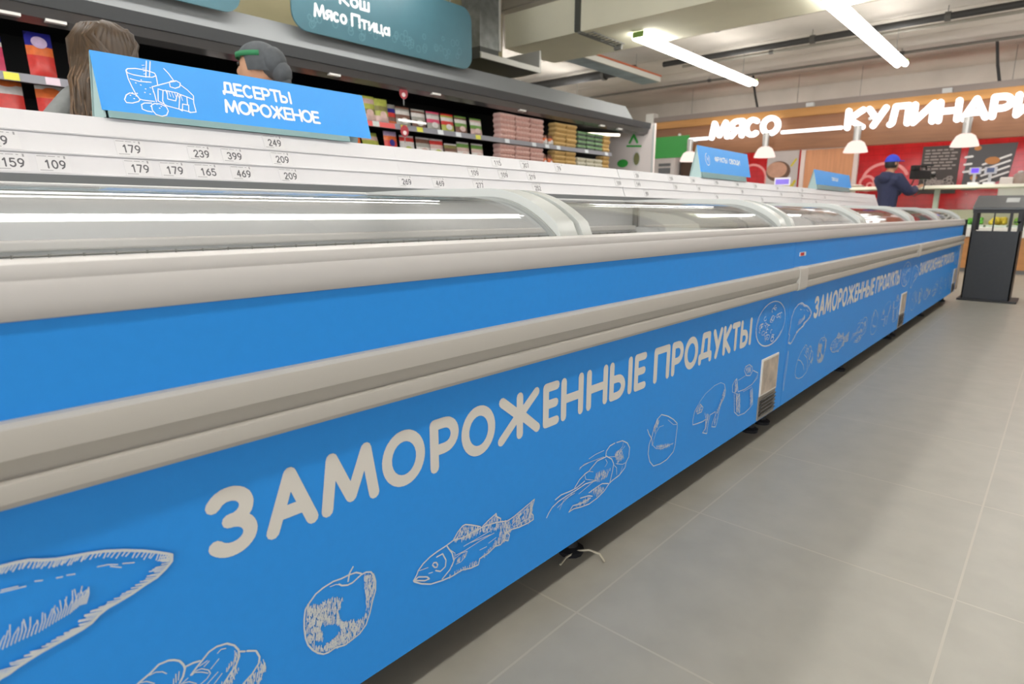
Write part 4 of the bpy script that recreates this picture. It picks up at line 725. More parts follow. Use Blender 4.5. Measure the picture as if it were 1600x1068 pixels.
# bracket across the cream beam
t = thing('cable_bracket', (6.1, 4.4, 2.86), 'dark strap running down the cream beam with a small wire basket under it', 'bracket')
sh = lambda mb: setattr(mb, 'v', [(v[0]-6.1, v[1]-4.4, v[2]-2.86) for v in mb.v]) or mb
sh(MB().box(6.11, 6.148, 4.44, 4.50, 2.86, 3.249)).build('strap', mat('strap_dark', '#4c4e48', .6), t)
mb = MB(); mb.box(6.12, 6.9, 4.42, 4.46, 2.835, 2.858).box(6.88, 6.92, 4.36, 4.46, 2.80, 2.858)
for i in range(9): mb.tube([(6.2+.08*i, 4.44, 2.84), (6.2+.08*i, 4.30, 2.84)], .006, 5)
mb.tube([(6.2, 4.30, 2.84), (6.86, 4.30, 2.84)], .008, 5)
sh(mb).build('wire_shelf', mat('strap_grey', '#6f6e68', .6), t)
mpipe = mat('pipe_dark', '#2c2b2a', .6)
def pipe(x, z, y0, y1, r, label, m, clamps=()):
    t = thing('ceiling_pipe', (x, (y0+y1)/2, z), label, 'pipe', 'pipes under the ceiling')
    ym = (y0+y1)/2
    MB().tube([(0, y0-ym, 0), (0, y1-ym, 0)], r, 10).build('pipe_run', m, t, smooth=60)
    for c in clamps:
        MB().tube([(-.02, c-ym, 0), (-.02, c-ym, 3.249-z)], .006, 5).build('hanger_rod', mwire, t)
        MB().tube([(0, c-ym-.03, 0), (0, c-ym+.03, 0)], r*1.35, 10).build('pipe_clamp', mat('clamp', '#4a4844', .6), t, smooth=60)
pipe(9.3, 3.13, -6, 5.1, .04, 'thick black pipe crossing the ceiling above both tube lights', mpipe, (4.6, 2.9, 1.4, -.3))
pipe(9.3, 3.13, 5.6, 10.5, .07, 'black duct bar behind the duct frame above the cooler end', mpipe, (6.2, 8.0))
pipe(9.75, 3.16, -6, 5.0, .022, 'thin grey pipe beside the thick black pipe', mat('pipe_grey', '#8a857b', .6), (3.6, .4))
pipe(8.33, 3.20, -6, 4.9, .016, 'thin grey conduit above the tube lights, nearest the beam', mat('pipe_grey2', '#90897e', .6), (3.8,))
pipe(11.2, 3.19, -6, 9.5, .022, 'thin dark conduit just in front of the wooden fascia', mat('pipe_grey3', '#6f6a62', .6), (5.2, 2.2))

# ================================================================== BACK COUNTER AREA
mwood = mat('fascia_wood', '#8a5c3c', .5, noise_amt=.14, nscale=3, stretch=(1, .6, 9)); mwood2 = mat('fascia_wood_light', '#bd8648', .5, noise_amt=.12, nscale=3, stretch=(1, .6, 9))
t = thing('wooden_fascia', (11.6, 2.0, 1.93), 'brown wooden fascia board carrying the illuminated letters', 'fascia')
sh = lambda mb: setattr(mb, 'v', [(v[0]-11.6, v[1]-2.0, v[2]-1.93) for v in mb.v]) or mb
sh(MB().box(11.55, 11.65, -5, 6.42, 1.93, 2.60)).build('board', mwood, t)
sh(MB().box(11.49, 11.55, -5, 6.42, 2.47, 2.60)).build('light_strip', mwood2, t)
sh(MB().box(11.47, 11.65, -5, 6.44, 2.60, 2.69)).build('top_rail', mat('rail_taupe', '#8d8079', .5), t)
sh(MB().box(11.47, 11.65, 6.45, 6.62, 2.58, 2.78)).build('end_plate', mat('end_white', '#e6e4de', .5), t)
for y in (3.5, 1.6): sh(MB().box(11.40, 11.47, y-.06, y+.06, 2.60, 2.66)).build('spotlight', mat('spot_white', '#cfd0cf', .4), t)
for y in (5.9, 2.6): sh(MB().ball((11.54, y, 2.34), .03, 10)).build('stud', mat('stud_white', '#dcd6d0', .4), t, smooth=60)
for y in (4.4, 1.0): sh(MB().tube([(11.5, y, 2.66), (11.45, y+.05, 2.9), (11.4, y+.1, 3.249)], .02, 6)).build('cable', mpipe, t, smooth=60)
mlet = emitmat('letter_glow', '#ffffff', 2.2)
def neon(txt, y0, w, z0, h, label):
    t = thing('illuminated_letters', (11.43, y0-w/2, z0), label, 'illuminated sign', 'glowing white channel letters')
    adv = [G[c][1] for c in txt]; k = (w-.09)/(sum(adv)+.30*(len(txt)-1)); u = 0
    for c, a in zip(txt, adv):
        mb = MB()
        for p in G[c][0]: mb.ribbon([(u+.045+q[0]*a*k, .045+q[1]*(h-.09)) for q in p], .085, lambda a_, b_, h_: (-h_, w/2-a_, b_), 0, .07)
        plabel(mb.build('letter', mlet, t, fix=False), f'glowing letter {c}'); u += (a+.30)*k
    return t
neon('МЯСО', 5.22, 1.28, 2.17, .345, 'glowing white letters МЯСО on the wooden fascia')
neon('КУЛИНАРИЯ', 2.93, 2.75, 2.16, .35, 'glowing white letters КУЛИНАРИЯ on the wooden fascia at the right')
for a, b, l in ((6.03, 5.24, 'short glowing white light line left of МЯСО'), (3.93, 2.95, 'glowing white light line between МЯСО and КУЛИНАРИЯ')):
    o = MB().box(11.37, 11.43, b, a, 2.19, 2.245).build('light_line', mlet, None, bevel=.02); tag(o, l, 'light line', 'glowing light lines')
mshade = emitmat('lamp_shade_glow', '#ffeade', 1.15); msteel = mat('brushed_steel', '#b9b6b2', .35, metal=.7)
for i, (y, l) in enumerate(((5.50, 'leftmost bell-shaped pendant lamp, behind the small tent sign'), (4.10, 'bell-shaped pendant lamp under the letter О of МЯСО'), (2.68, 'bell-shaped pendant lamp under the letter К of КУЛИНАРИЯ'), (1.27, 'rightmost bell-shaped pendant lamp, above the black poster'))):
    t = thing('pendant_lamp', (11.2, y, 1.80), l, 'pendant lamp', 'bell-shaped pendant lamps')
    MB().lathe([(.175,0),(.172,.02),(.15,.08),(.115,.145),(.07,.175),(.02,.18)], (0,0,0), 20).build('lamp_shade', mshade, t, smooth=50)
    MB().tube([(0,0,.175),(0,0,.40)], .055, 14).build('lamp_neck', msteel, t, smooth=60)
    MB().tube([(0,0,.37),(.285,0,.37)], .018, 8).build('arm', msteel, t)
    ld = bpy.data.lights.new('pendant_bulb', 'SPOT'); ld.energy = 26; ld.color = (1, .88, .76); ld.spot_size = 2.3; ld.spot_blend = .6; ld.shadow_soft_size = .1
    lo = bpy.data.objects.new('bulb', ld); COL.objects.link(lo); lo.parent = t; lo.location = (0, 0, -.03)
# red wall graphics, posters, door
wfn = lambda u, v, h: (13.1985-h, -u, v)                          # u = -Y, rightwards in view
def wallthing(name, label, cat, build, group=None):
    mb = MB(); m = build(mb); o = mb.build(name, m); return tag(o, label, cat, group)
mline = mat('mural_line', '#d98a86', .5)
def mur(mb):
    mb.ribbon(arc(-5.05, 1.55, .28, .28, 180, 0, 14)+[(-4.77, 1.35)], .045, wfn); mb.ribbon([(-5.33,1.55),(-5.33,1.3),(-5.2,1.28),(-4.9,1.38)], .04, wfn); return mline
wallthing('wall_decal', 'pale outline drawing on the red tiles left of the round bread poster', 'wall decal', mur)
def mur2(mb):
    mb.ribbon(arc(-2.62, 1.45, .36, .30, 170, 20, 14), .05, wfn); mb.ribbon(arc(-2.9, 1.4, .12, .13, 0, 360, 16), .045, wfn); mb.ribbon(arc(-2.85, 1.36, .05, .05, 0, 360, 10), .03, wfn); return mline
wallthing('wall_decal', 'pale curled outline drawing on the red tiles behind the man in the blue cap', 'wall decal', mur2)
t = thing('poster', (13.19, 4.43, 1.36), 'grey poster with a round brown loaf and yellow lettering on the red wall', 'poster', 'posters on the red wall')
sh = lambda mb: setattr(mb, 'v', [(v[0]-13.19, v[1]-4.43, v[2]-1.36) for v in mb.v]) or mb
sh(MB().box(13.185, 13.199, 4.15, 4.76, 1.20, 2.08)).build('sheet', mat('poster_grey', '#b4aeac', .4, noise_amt=.08, nscale=3), t)
pf = lambda u, v, h: (13.1845-h, -u, v)
mb = MB(); mb.add([pf(-4.53+.24*math.cos(a*PI/14), 1.68+.2*math.sin(a*PI/14), 1e-4) for a in range(28)], [tuple(range(28))]); sh(mb).build('loaf_rim', mat('loaf_dark', '#5e4636', .6), t)
mb = MB(); mb.add([pf(-4.56+.20*math.cos(a*PI/14), 1.71+.155*math.sin(a*PI/14), 3e-4) for a in range(28)], [tuple(range(28))]); sh(mb).build('loaf', mat('loaf_brown', '#b58b74', .6, noise_amt=.1, nscale=9), t)
mb = MB(); mb.ribbon([(-4.60,1.36),(-4.55,1.46),(-4.50,1.36),(-4.43,1.47),(-4.37,1.36),(-4.31,1.48),(-4.25,1.36),(-4.19,1.48)], .05, pf, 3e-4); sh(mb).build('yellow_print', mat('poster_yellow', '#bdb02c', .5), t); mb = MB(); mb.ribbon([(-4.28,1.78),(-4.2,1.9)], .04, pf, 3e-4); sh(mb).build('yellow_spoon', mat('poster_yellow', '#bdb02c', .5), t)
fr = MB().box(13.14, 13.1995, 3.08, 3.16, 0, 2.16).box(13.14, 13.1995, 4.02, 4.10, 0, 2.16).box(13.14, 13.1995, 3.16, 4.02, 2.06, 2.16).build('door_1', mat('door_frame', '#d3c4bd', .5)); struct(fr)
MB().box(13.16, 13.199, 3.16, 4.02, .01, 2.06).build('door_panel', mat('door_tan', '#c58b62', .5, noise_amt=.1, nscale=3, stretch=(1, 9, .6)), fr)
t = thing('poster', (13.19, 1.8, 1.3), 'black board with pale hand-written lines and a grape drawing', 'poster', 'posters on the red wall')
sh = lambda mb: setattr(mb, 'v', [(v[0]-13.19, v[1]-1.8, v[2]-1.3) for v in mb.v]) or mb
sh(MB().box(13.185, 13.199, 1.53, 2.08, 1.20, 2.0)).build('board', mat('board_black', '#3b3431', .5), t)
mb = MB(); rs = random.Random(4)
for k in range(7):
    u = -2.04
    while u < -1.62:
        l = rs.uniform(.05, .13); mb.ribbon([(u, 1.93-.052*k), (min(u+l, -1.57), 1.93-.052*k)], .024, pf, 1e-4, 0, False); u += l+.02
sh(mb).build('chalk_lines', mat('chalk_grey', '#8d8580', .6), t); mb = MB()
for k in range(22): mb.ribbon(arc(-1.80+rs.uniform(-.2,.2), 1.40+rs.uniform(-.07,.08), .032, .03, 0, 360, 10), .014, pf, 2e-4)
sh(mb).build('chalk_drawing', mat('chalk_grey', '#8d8580', .6), t)
t = thing('poster', (13.19, 1.1, 1.3), 'dark grill poster with white stripes and a piece of roast food, far right', 'poster', 'posters on the red wall')
sh = lambda mb: setattr(mb, 'v', [(v[0]-13.19, v[1]-1.1, v[2]-1.3) for v in mb.v]) or mb
sh(MB().prism([(.78,1.99),(1.42,1.98),(1.46,1.25),(1.25,1.25),(.84,1.45)], 13.185, 13.199, 'x')).build('sheet', mat('grill_black', '#4a4a4c', .5), t)
for k in range(4):
    mb = MB(); mb.ribbon([(-1.2,1.42+.09*k-.03),(-1.0,1.50+.09*k-.03),(-.85,1.56+.09*k-.03)], .03, pf, 1e-4); sh(mb).build('white_stripe', mat('stripe_white', '#dcdcda', .5), t)
for k in range(3):
    mb = MB(); mb.ribbon([(-1.45,1.55+.12*k),(-1.36,1.56+.12*k)], .035, pf, 1e-4)
    sh(mb).build('white_stripe', MC['stripe_white'], t)
mb = MB(); mb.add([pf(-1.08+.1*math.cos(a*PI/8), 1.72+.06*math.sin(a*PI/8), 4e-4) for a in range(16)], [tuple(range(16))]); mb.add([pf(-1.3+.05*math.cos(a*PI/8), 1.45+.04*math.sin(a*PI/8), 4e-4) for a in range(16)], [tuple(range(16))]); mb.add([pf(-1.3+.05*math.cos(a*PI/8), 1.93+.04*math.sin(a*PI/8), 4e-4) for a in range(16)], [tuple(range(16))])
sh(mb).build('roast_food', mat('roast_brown', '#b0753c', .5), t)
# green board and pale cabinet left of the red wall
o = MB().box(11.36, 11.40, 5.62, 6.6, 1.90, 2.30).build('green_board', mat('board_green', '#2f9a3a', .4)); tag(o, 'plain green board beside the left end of the wooden fascia', 'sign')
t = thing('white_cabinet', (13.0, 7.4, 0), 'white cabinet with a dark vent below the green board', 'cabinet')
sh = lambda mb: setattr(mb, 'v', [(v[0]-13.0, v[1]-7.4, v[2]) for v in mb.v]) or mb
sh(MB().box(12.8, 13.2, 6.62, 8.2, 0, 2.05)).build('body', mat('cab_white', '#dcd6d4', .5), t, bevel=.01)
sh(MB().box(12.78, 12.80, 6.72, 7.0, 1.86, 1.92).box(12.78, 12.80, 6.72, 7.0, 1.70, 1.82)).build('vent', mat('vent_grey', '#6d7074', .5), t)
o = MB().box(12.95, 13.19, 6.0, 6.55, 0, 2.03).build('dark_cabinet', mat('dark_brown', '#4a3426', .6), None, bevel=.01); tag(o, 'dark brown cabinet beside the red wall, behind the leftmost pendant lamp', 'cabinet')
# deli counter
t = thing('deli_counter', (11.9, 1.4, 0), 'long deli counter with a wooden base and white top shelf below the red wall', 'counter')
sh = lambda mb: setattr(mb, 'v', [(v[0]-11.9, v[1]-1.4, v[2]) for v in mb.v]) or mb
sh(MB().box(11.45, 12.5, -4.5, 5.8, .06, .52)).build('wood_base', mat('counter_wood', '#b88049', .45, noise_amt=.1, nscale=3, stretch=(1, 1, 8)), t)
sh(MB().box(11.50, 12.5, -4.5, 5.8, 0, .06)).build('plinth', mat('plinth_grey', '#8b8b8a', .5), t)
sh(MB().box(11.40, 12.5, -4.5, 5.8, .52, .66)).build('front_ledge', mat('ledge_white', '#d6d4ce', .4), t, bevel=.01)
sh(MB().box(12.3, 12.5, -4.5, 5.8, .66, .92)).build('back_ledge', mat('ledge_warm', '#c9bca6', .4), t)
sh(MB().box(11.72, 12.2, -4.5, 5.8, 1.235, 1.285)).build('top_shelf', mat('shelf_cream', '#dfdccb', .35), t, bevel=.008)
for y in (5.7, 4.2, 2.9, 1.62, .4, -1.2, -2.8): sh(MB().box(11.95, 12.02, y-.035, y+.035, .66, 1.235)).build('post', mat('post_grey', '#b9b6ac', .4), t)
sh(MB().prism([(11.42,.67),(11.70,1.24),(11.706,1.237),(11.427,.667)], -4.5, 5.8, 'y')).build('glass_front', glassmat('counter_glass', '#f6fbf8', .0, .12, 4), t)
pc = [('green', '#5fa23a', 1.05), ('yellow', '#d8b63c', .78), ('light green', '#86b04a', .50), ('orange', '#cf8a3a', .22)]
for cn, c, y in pc:
    q = thing('produce_tray', (11.72, y, .662), f'tray of {cn} produce on the counter, seen through the black stand', 'produce tray', 'trays on the counter')
    MB().box(-.18, .18, -.12, .12, 0, .03).build('tray', mat('tray_white', '#d9d9d4', .4), q)
    mb = MB(); rs = random.Random(cn)
    for k in range(26): mb.ball((rs.uniform(-.13,.13), rs.uniform(-.085,.085), .055+rs.uniform(0,.06)), rs.uniform(.028,.04), 8)
    o = mb.build('produce', mat('produce_'+cn.replace(' ', '_'), c, .5), q, smooth=60); o['kind'] = 'stuff'
# wrapped goods standing on the counter shelf
for i, (y, w, h, c, l) in enumerate([(3.28,.5,.05,'#c3ccb0','pale green'),(2.78,.28,.05,'#d8cfc2','cream'),(2.38,.14,.045,'#d0896e','salmon')]):
    o = bag('wrapped_goods', (11.95, y, 1.286), (.26, w*.8, h), mat('wrap_'+l.replace(' ', '_'), c, .4), f'{l} wrapped package on the deli shelf left of the man in the blue cap', 'wrapped food', 'packages on the deli shelf')
for i, (y, l) in enumerate(((1.17, 'left'), (.98, 'right'))):
    t = thing('counter_scale', (11.95, y, 1.286), f'{l} of two white counter scales with a small lit display', 'scale', 'scales on the deli shelf')
    MB().box(-.08, .08, -.07, .07, 0, .04).build('platform', mat('scale_white', '#dcdcdc', .4), t, bevel=.008)
    MB().tube([(0,0,.04),(0,0,.16)], .02, 10).build('pole', mat('scale_grey', '#c4c6ca', .4), t, smooth=60)
    d = MB().box(-.025, .025, -.075, .075, .16, .26).build('display', mat('scale_white2', '#c6c8d2', .4), t, bevel=.008)
    MB().box(-.027, -.025, -.045, .045, .18, .245).build('screen', emitmat('screen_'+l, '#7a5cff' if i == 0 else '#8a93b8', 1.3 if i == 0 else .5), d)
t = thing('coffee_urn', (11.95, .62, 1.286), 'dull metal and glass jar on the deli shelf right of the scales', 'jar')
MB().lathe([(.07,0),(.08,.02),(.08,.13),(.06,.15),(.03,.165)], (0,0,0), 14).build('jar_body', mat('jar_brown', '#94837a', .3), t, smooth=50)
MB().lathe([(.035,.165),(.035,.185),(.01,.19)], (0,0,0), 12).build('jar_lid', mat('jar_lid', '#c9c6c0', .3), t, smooth=50)
o = MB().box(12.55, 12.8, .3, .9, .0, 1.42).build('machine', mat('machine_white', '#d9d3cd', .4), None, bevel=.02); tag(o, 'pale kitchen machine standing behind the deli counter', 'machine')

# ================================================================== BLACK STAND AT THE END OF THE ROW
mst = mat('stand_black', '#17181b', .5); mpan = mat('stand_panel', '#2c2f33', .55, noise_amt=.06, nscale=40)
t = thing('display_stand', (7.83, .51, 0), 'black metal stand with a solid front panel, open top frame and sloping tray', 'stand')
sh = lambda mb: setattr(mb, 'v', [(v[0]-7.83, v[1]-.51, v[2]) for v in mb.v]) or mb
X0, X1, Y0, Y1 = 7.66, 8.02, .325, .712
sh(MB().box(7.62, 8.06, Y0-.06, Y1+.03, .0, .02)).build('base_plate', mst, t, bevel=.004)
sh(MB().box(X0, X0+.015, Y0, Y1, .02, .69)).build('front_panel', mpan, t)
sh(MB().box(X0, X1, Y1-.012, Y1, .02, .69)).build('side_panel', mst, t); sh(MB().box(X0, X1, Y0, Y0+.012, .02, .69)).build('side_panel', mst, t)
for x in (X0, X1-.03):
    for y in (Y0, Y1-.03): sh(MB().box(x, x+.03, y, y+.03, .69, .875)).build('post', mst, t)
sh(MB().box(X0, X0+.015, .535, .547, .69, .86)).build('divider', mst, t)
sh(MB().box(X0, X0+.02, .40, .425, .69, .86)).build('divider', mst, t)
sh(MB().box(X0-.005, X1+.005, Y0-.005, Y1+.005, .86, .89)).build('top_frame', mst, t)
sh(MB().prism([(X0-.02,.89),(X1,.89),(X1,1.035),(X1-.03,1.035),(X0-.02,.915)], Y0-.01, Y1+.01, 'y')).build('sloping_tray', mat('tray_grey', '#4c4e50', .4), t, bevel=.006)
Rr = Matrix.Rotation(-.36, 3, 'Y')
sh(MB().obox((7.84, .43, .985), (.12, .10, .004), Rr)).build('notice', mat('notice_grey', '#a2a4a4', .5), t)
sh(MB().box(X0-.022, X0-.004, .336, .362, .77, .86).box(X0-.022, X0-.004, .336, .385, .77, .785)).build('hook', mst, t)
# plastic strap on the floor
o = MB().tube([(1.10,.815,.004),(1.13,.82,.008),(1.165,.812,.014),(1.19,.792,.014),(1.198,.765,.009),(1.185,.742,.004)], .0028, 6).build('plastic_strap', mat('strap_pale', '#b9b29e', .5), None, smooth=60); tag(o, 'thin pale plastic strap lying on the floor under the nearest freezer', 'strap')
# ================================================================== PEOPLE
def skin_eval(chains, rad, name='tmp', sub=1):
    """grow one surface over connected joint chains; joints shared by name"""
    me = bpy.data.meshes.new(name); idx = {}; vs = []; es = []; rs = []
    for ch in chains:
        for a in ch:
            if a not in idx: idx[a] = len(vs); vs.append(J[a]); rs.append(rad[a])
        for a, b in zip(ch, ch[1:]): es.append((idx[a], idx[b]))
    me.from_pydata(vs, es, []); o = bpy.data.objects.new(name, me); COL.objects.link(o)
    md = o.modifiers.new('skin', 'SKIN'); md.use_smooth_shade = True
    for i, v in enumerate(me.skin_vertices[0].data):
        r = rs[i]; v.radius = r if isinstance(r, tuple) else (r, r); v.use_root = (i == 0)
    s = o.modifiers.new('sub', 'SUBSURF'); s.levels = s.render_levels = sub
    dg = bpy.context.evaluated_depsgraph_get(); dg.update(); ev = o.evaluated_get(dg); m2 = ev.to_mesh()
    V = [tuple(v.co) for v in m2.vertices]; F = [tuple(p.vertices) for p in m2.polygons]; ev.to_mesh_clear()
    bpy.data.objects.remove(o); bpy.data.meshes.remove(me)
    return V, F
def fuse(mb, name, m, parent, vox):
    """voxel-fuse overlapping pieces into one continuous surface"""
    o = mb.build(name, m, parent); r = o.modifiers.new('remesh', 'REMESH'); r.mode = 'VOXEL'; r.voxel_size = vox; r.use_smooth_shade = True
    s = o.modifiers.new('smooth', 'SMOOTH'); s.factor = .5; s.iterations = 4
    return o
J = {}
def person(loc, rz, height, label, arms, skin_c, shirt_c, trouser_c, shoe_c, head_tilt=(0, 0), group=None, bulk=.0):
    """standing figure facing local -Y"""
    global J
    t = thing('person', loc, label, 'person', group, rz); k = height/1.70
    ht = Vector((head_tilt[0], head_tilt[1], 0))
    J = {'pel': (0,.0,.95), 'sp1': (0,.0,1.08), 'chest': (0,-.005,1.25), 'ster': (0,.005,1.37), 'neck': (0,.015,1.455), 'hb': (ht.x*.3,.01+ht.y*.3,1.53)}
    R = {'pel': (.112,.082), 'sp1': (.12,.088), 'chest': (.145,.105), 'ster': (.115,.08), 'neck': .052, 'hb': .06}
    body = [['pel','sp1','chest','ster','neck','hb']]; tors = [['low','pel','sp1','chest','ster']]; J['low'] = (0,.0,.84); R['low'] = (.135,.108); trou = []; slv = []; shoe = []
    for s, sn in ((-1,'r'), (1,'l')):
        A = arms[sn]                                              # shoulder offset, elbow, wrist, finger direction
        J.update({sn+'sh': (s*.165,.01,1.375), sn+'el': A[0], sn+'wr': A[1], sn+'hip': (s*.085,.0,.88), sn+'kn': (s*.095,-.015,.48), sn+'an': (s*.10,.02,.085), sn+'toe': (s*.115,-.13,.032)})
        R.update({sn+'sh': .058, sn+'el': .042, sn+'wr': .028, sn+'hip': .076, sn+'kn': .056, sn+'an': .040, sn+'toe': .034})
        body += [['ster', sn+'sh', sn+'el', sn+'wr'], ['pel', sn+'hip', sn+'kn', sn+'an', sn+'toe']]
        d = Vector(A[2]).normalized(); w = Vector(A[1]); side = Vector(A[3]).normalized(); nrm = d.cross(side)
        J[sn+'pm'] = tuple(w+d*.05); R[sn+'pm'] = (.036, .018); body.append([sn+'wr', sn+'pm'])
        for f, (o_, ln) in enumerate(((-.028,.066),(-.009,.076),(.010,.072),(.028,.056))):
            b0 = w+d*.082+side*o_; b1 = b0+d*ln*.5+nrm*.006; b2 = b0+d*ln*.9+nrm*.024
            for q, p in enumerate((b0, b1, b2)): J[f'{sn}f{f}{q}'] = tuple(p); R[f'{sn}f{f}{q}'] = .0095-.001*q
            body.append([sn+'pm']+[f'{sn}f{f}{q}' for q in range(3)])
        for q, p in enumerate((w+d*.035-side*.035, w+d*.065-side*.055+nrm*.01, w+d*.09-side*.058+nrm*.02)): J[f'{sn}th{q}'] = tuple(p); R[f'{sn}th{q}'] = .0115-.001*q
        body.append([sn+'pm']+[f'{sn}th{q}' for q in range(3)])
        slv.append(['ster', sn+'sh', sn+'el', sn+'cf']); J[sn+'cf'] = tuple(Vector(A[0]).lerp(Vector(A[1]), .93)); R[sn+'cf'] = .03
        trou.append(['pel', sn+'hip', sn+'kn', sn+'hem']); J[sn+'hem'] = (s*.10,.015,.13); R[sn+'hem'] = .05
        shoe.append([sn+'an', sn+'toe'])
    mb = MB(); V, F = skin_eval(body, R); mb.add(V, F)
    hc = Vector((ht.x, ht.y, 1.595))
    mb.ball(hc, (.074,.092,.108), 18).ball(hc+Vector((0,-.03,-.06)), (.055,.058,.055), 14).ball(hc+Vector((0,-.088,-.06)), (.022,.016,.02), 8)
    mb.tube([hc+Vector((0,-.086,.015)), hc+Vector((0,-.104,-.022)), hc+Vector((0,-.096,-.032))], [.009,.015,.012], 8)
    for s in (-1, 1): mb.ball(hc+Vector((s*.075,.012,-.008)), (.012,.022,.034), 8)
    mb.tube([hc+Vector((-.022,-.088,-.056)), hc+Vector((0,-.095,-.054)), hc+Vector((.022,-.088,-.056))], .006, 6)
    mb.v = [tuple(Vector(v)*k) for v in mb.v]
    fuse(mb, 'body', mat('skin_'+shirt_c.strip('#'), skin_c, .55), t, .009)
    for s in (-1, 1):
        e = MB().ball((hc+Vector((s*.031,-.083,.012)))*k, .011*k, 10).build('eye', mat('eye_dark', '#2a211c', .3), t, smooth=60)
    def cloth(name, chains, grow, c, zmin=None, extra=None):
        R2 = {a: (tuple(x+grow for x in r) if isinstance(r, tuple) else r+grow) for a, r in R.items()}
        m = MB(); V, F = skin_eval(chains, R2); m.add(V, F)
        if extra: extra(m)
        m.v = [tuple(Vector(v)*k) for v in m.v]; return fuse(m, name, c, t, .013)
    mt = mat('cloth_'+shirt_c.strip('#'), shirt_c, .85, noise_amt=.08, nscale=30); mtr = mat('cloth_'+trouser_c.strip('#'), trouser_c, .85)
    cloth('shirt', tors+slv, .016+bulk, mt)
    cloth('trousers', trou, .022, mtr)
    cloth('shoes', [shoe[0]], .012, mat('shoe_'+shoe_c.strip('#'), shoe_c, .6)); cloth('shoes', [shoe[1]], .012, mat('shoe_'+shoe_c.strip('#'), shoe_c, .6))
    return t, hc*k, k
DOWN = {'r': ((-.235,.03,1.10), (-.25,-.06,.86), (0,-.25,-1), (0,1,-.2)), 'l': ((.235,.03,1.10), (.25,-.06,.86), (0,-.25,-1), (0,1,-.2))}
AKIMBO = {'r': ((-.36,.06,1.17), (-.22,-.12,1.02), (.6,-.6,-.5), (.3,.8,-.5)), 'l': ((.36,.06,1.17), (.22,-.12,1.02), (-.6,-.6,-.5), (-.3,.8,-.5))}
# person by the cooler
w, hc, k = person((.965, 3.2, 0), math.radians(192), 1.61, 'person with long brown hair and a grey top behind the big blue sign', AKIMBO, '#c69c82', '#7c7f7e', '#3a3d45', '#2a2a2a', (.0, -.03))
mh = mat('hair_brown', '#40301f', .45, noise_amt=.35, nscale=9, stretch=(9, 9, .8)); mh2 = mat('hair_light', '#624c37', .4, noise_amt=.2, nscale=20)
def cap_mesh(mb, hc, rx, ry, rz, zmin, front, n=28, m=14):
    vs = []
    for i in range(m+1):
        a = i/m
        for kk in range(n):
            t = 2*PI*kk/n; lim = zmin if math.sin(t) > -.35 else front
            ph = a*lim; vs.append((hc.x+rx*math.sin(ph)*math.cos(t), hc.y+ry*math.sin(ph)*math.sin(t), hc.z+rz*math.cos(ph)))
    mb.add(vs, [(i*n+kk, i*n+(kk+1) % n, (i+1)*n+(kk+1) % n, (i+1)*n+kk) for i in range(m) for kk in range(n)])
mb = MB(); cap_mesh(mb, hc, .094, .114, .124, 2.3, 1.15)
rs = random.Random(11)
def lock(mb, s, q, r, jit=0):
    """one lock from the parting, over the skull and down to the shoulder blades"""
    a0 = math.radians(-55+140*q); py = -.05+.135*q
    e = lambda m: Vector((rs.uniform(-m, m), rs.uniform(-m, m), rs.uniform(-m, m)))
    p0 = hc+Vector((s*.004, py, .128-.9*max(0, q-.35)**2*.12)); p1 = hc+Vector((s*.055, py*.95+.01*q, .112-.02*q)); p2 = hc+Vector((s*.091, .085*math.sin(a0), .05)); p3 = hc+Vector((s*(.100*math.cos(a0*.8)+.004), .125*math.sin(a0), -.03))
    dx = p3.x-hc.x; p4 = Vector((hc.x+dx*1.75, max(p3.y+.012, .06+.03*q), p3.z-.11)); p5 = Vector((hc.x+dx*2.05, max(p4.y, .115), p4.z-.13)); p6 = p5+Vector((-s*.01, .0, -.12+rs.uniform(-.04, .04)))
    mb.tube([p0, p1+e(jit), p2+e(jit), p3+e(jit), p4+e(jit*2), p5+e(jit*3), p6+e(jit*3)], [r*.45, r*.9, r, r, r*.95, r*.8, r*.15], 7)
for s in (-1, 1):
    for j in range(22): lock(mb, s, j/21, .017, .003)
for j in range(9):                                              # the back of the head
    x = (j-4)/4; p = hc+Vector((x*.07, .118-.03*x*x, .02)); mb.tube([hc+Vector((x*.02, .06, .118)), hc+Vector((x*.06, .105, .075)), p, p+Vector((x*.02, .008, -.14)), p+Vector((x*.02, .004, -.29)), p+Vector((x*.015, 0, -.40))], [.012,.02,.022,.022,.018,.004], 7)
ho = mb.build('hair', mh, w, smooth=80)
mb = MB()
for s in (-1, 1):
    for j in range(34): lock(mb, s*1.03, rs.random(), .0042, .006)
mb.v = [tuple(hc+(Vector(v)-hc)*1.035) for v in mb.v]
mb.build('hair_strands', mh2, w, smooth=80)
# shop worker in a grey cap
w, hc, k = person((1.66, 3.2, 0), math.radians(-142), 1.675, 'person in a grey cap with a green band behind the big blue sign', DOWN, '#d2a284', '#565b60', '#34373c', '#222222', (.0, -.02))
mcap = mat('cap_grey', '#4c5054', .8, noise_amt=.1, nscale=40)
mb = MB(); cap_mesh(mb, hc+Vector((0,.012,.012)), .094, .118, .112, 1.95, 1.18)
mb.ball(hc+Vector((0,.08,.02)), (.082,.07,.08), 16).ball(hc+Vector((0,.125,-.03)), (.062,.05,.06), 14).ball(hc+Vector((0,.14,-.075)), (.035,.03,.04), 12)
mb.build('cap', mcap, w, smooth=80)
mb = MB(); P = [hc+Vector((.0925*math.cos(a), .012+.1155*math.sin(a), .050)) for a in [math.radians(-200+220*i/20) for i in range(21)]]
vs = []; 
for p in P: vs += [p+Vector((0,0,-.012)), p+Vector((0,0,.012))]
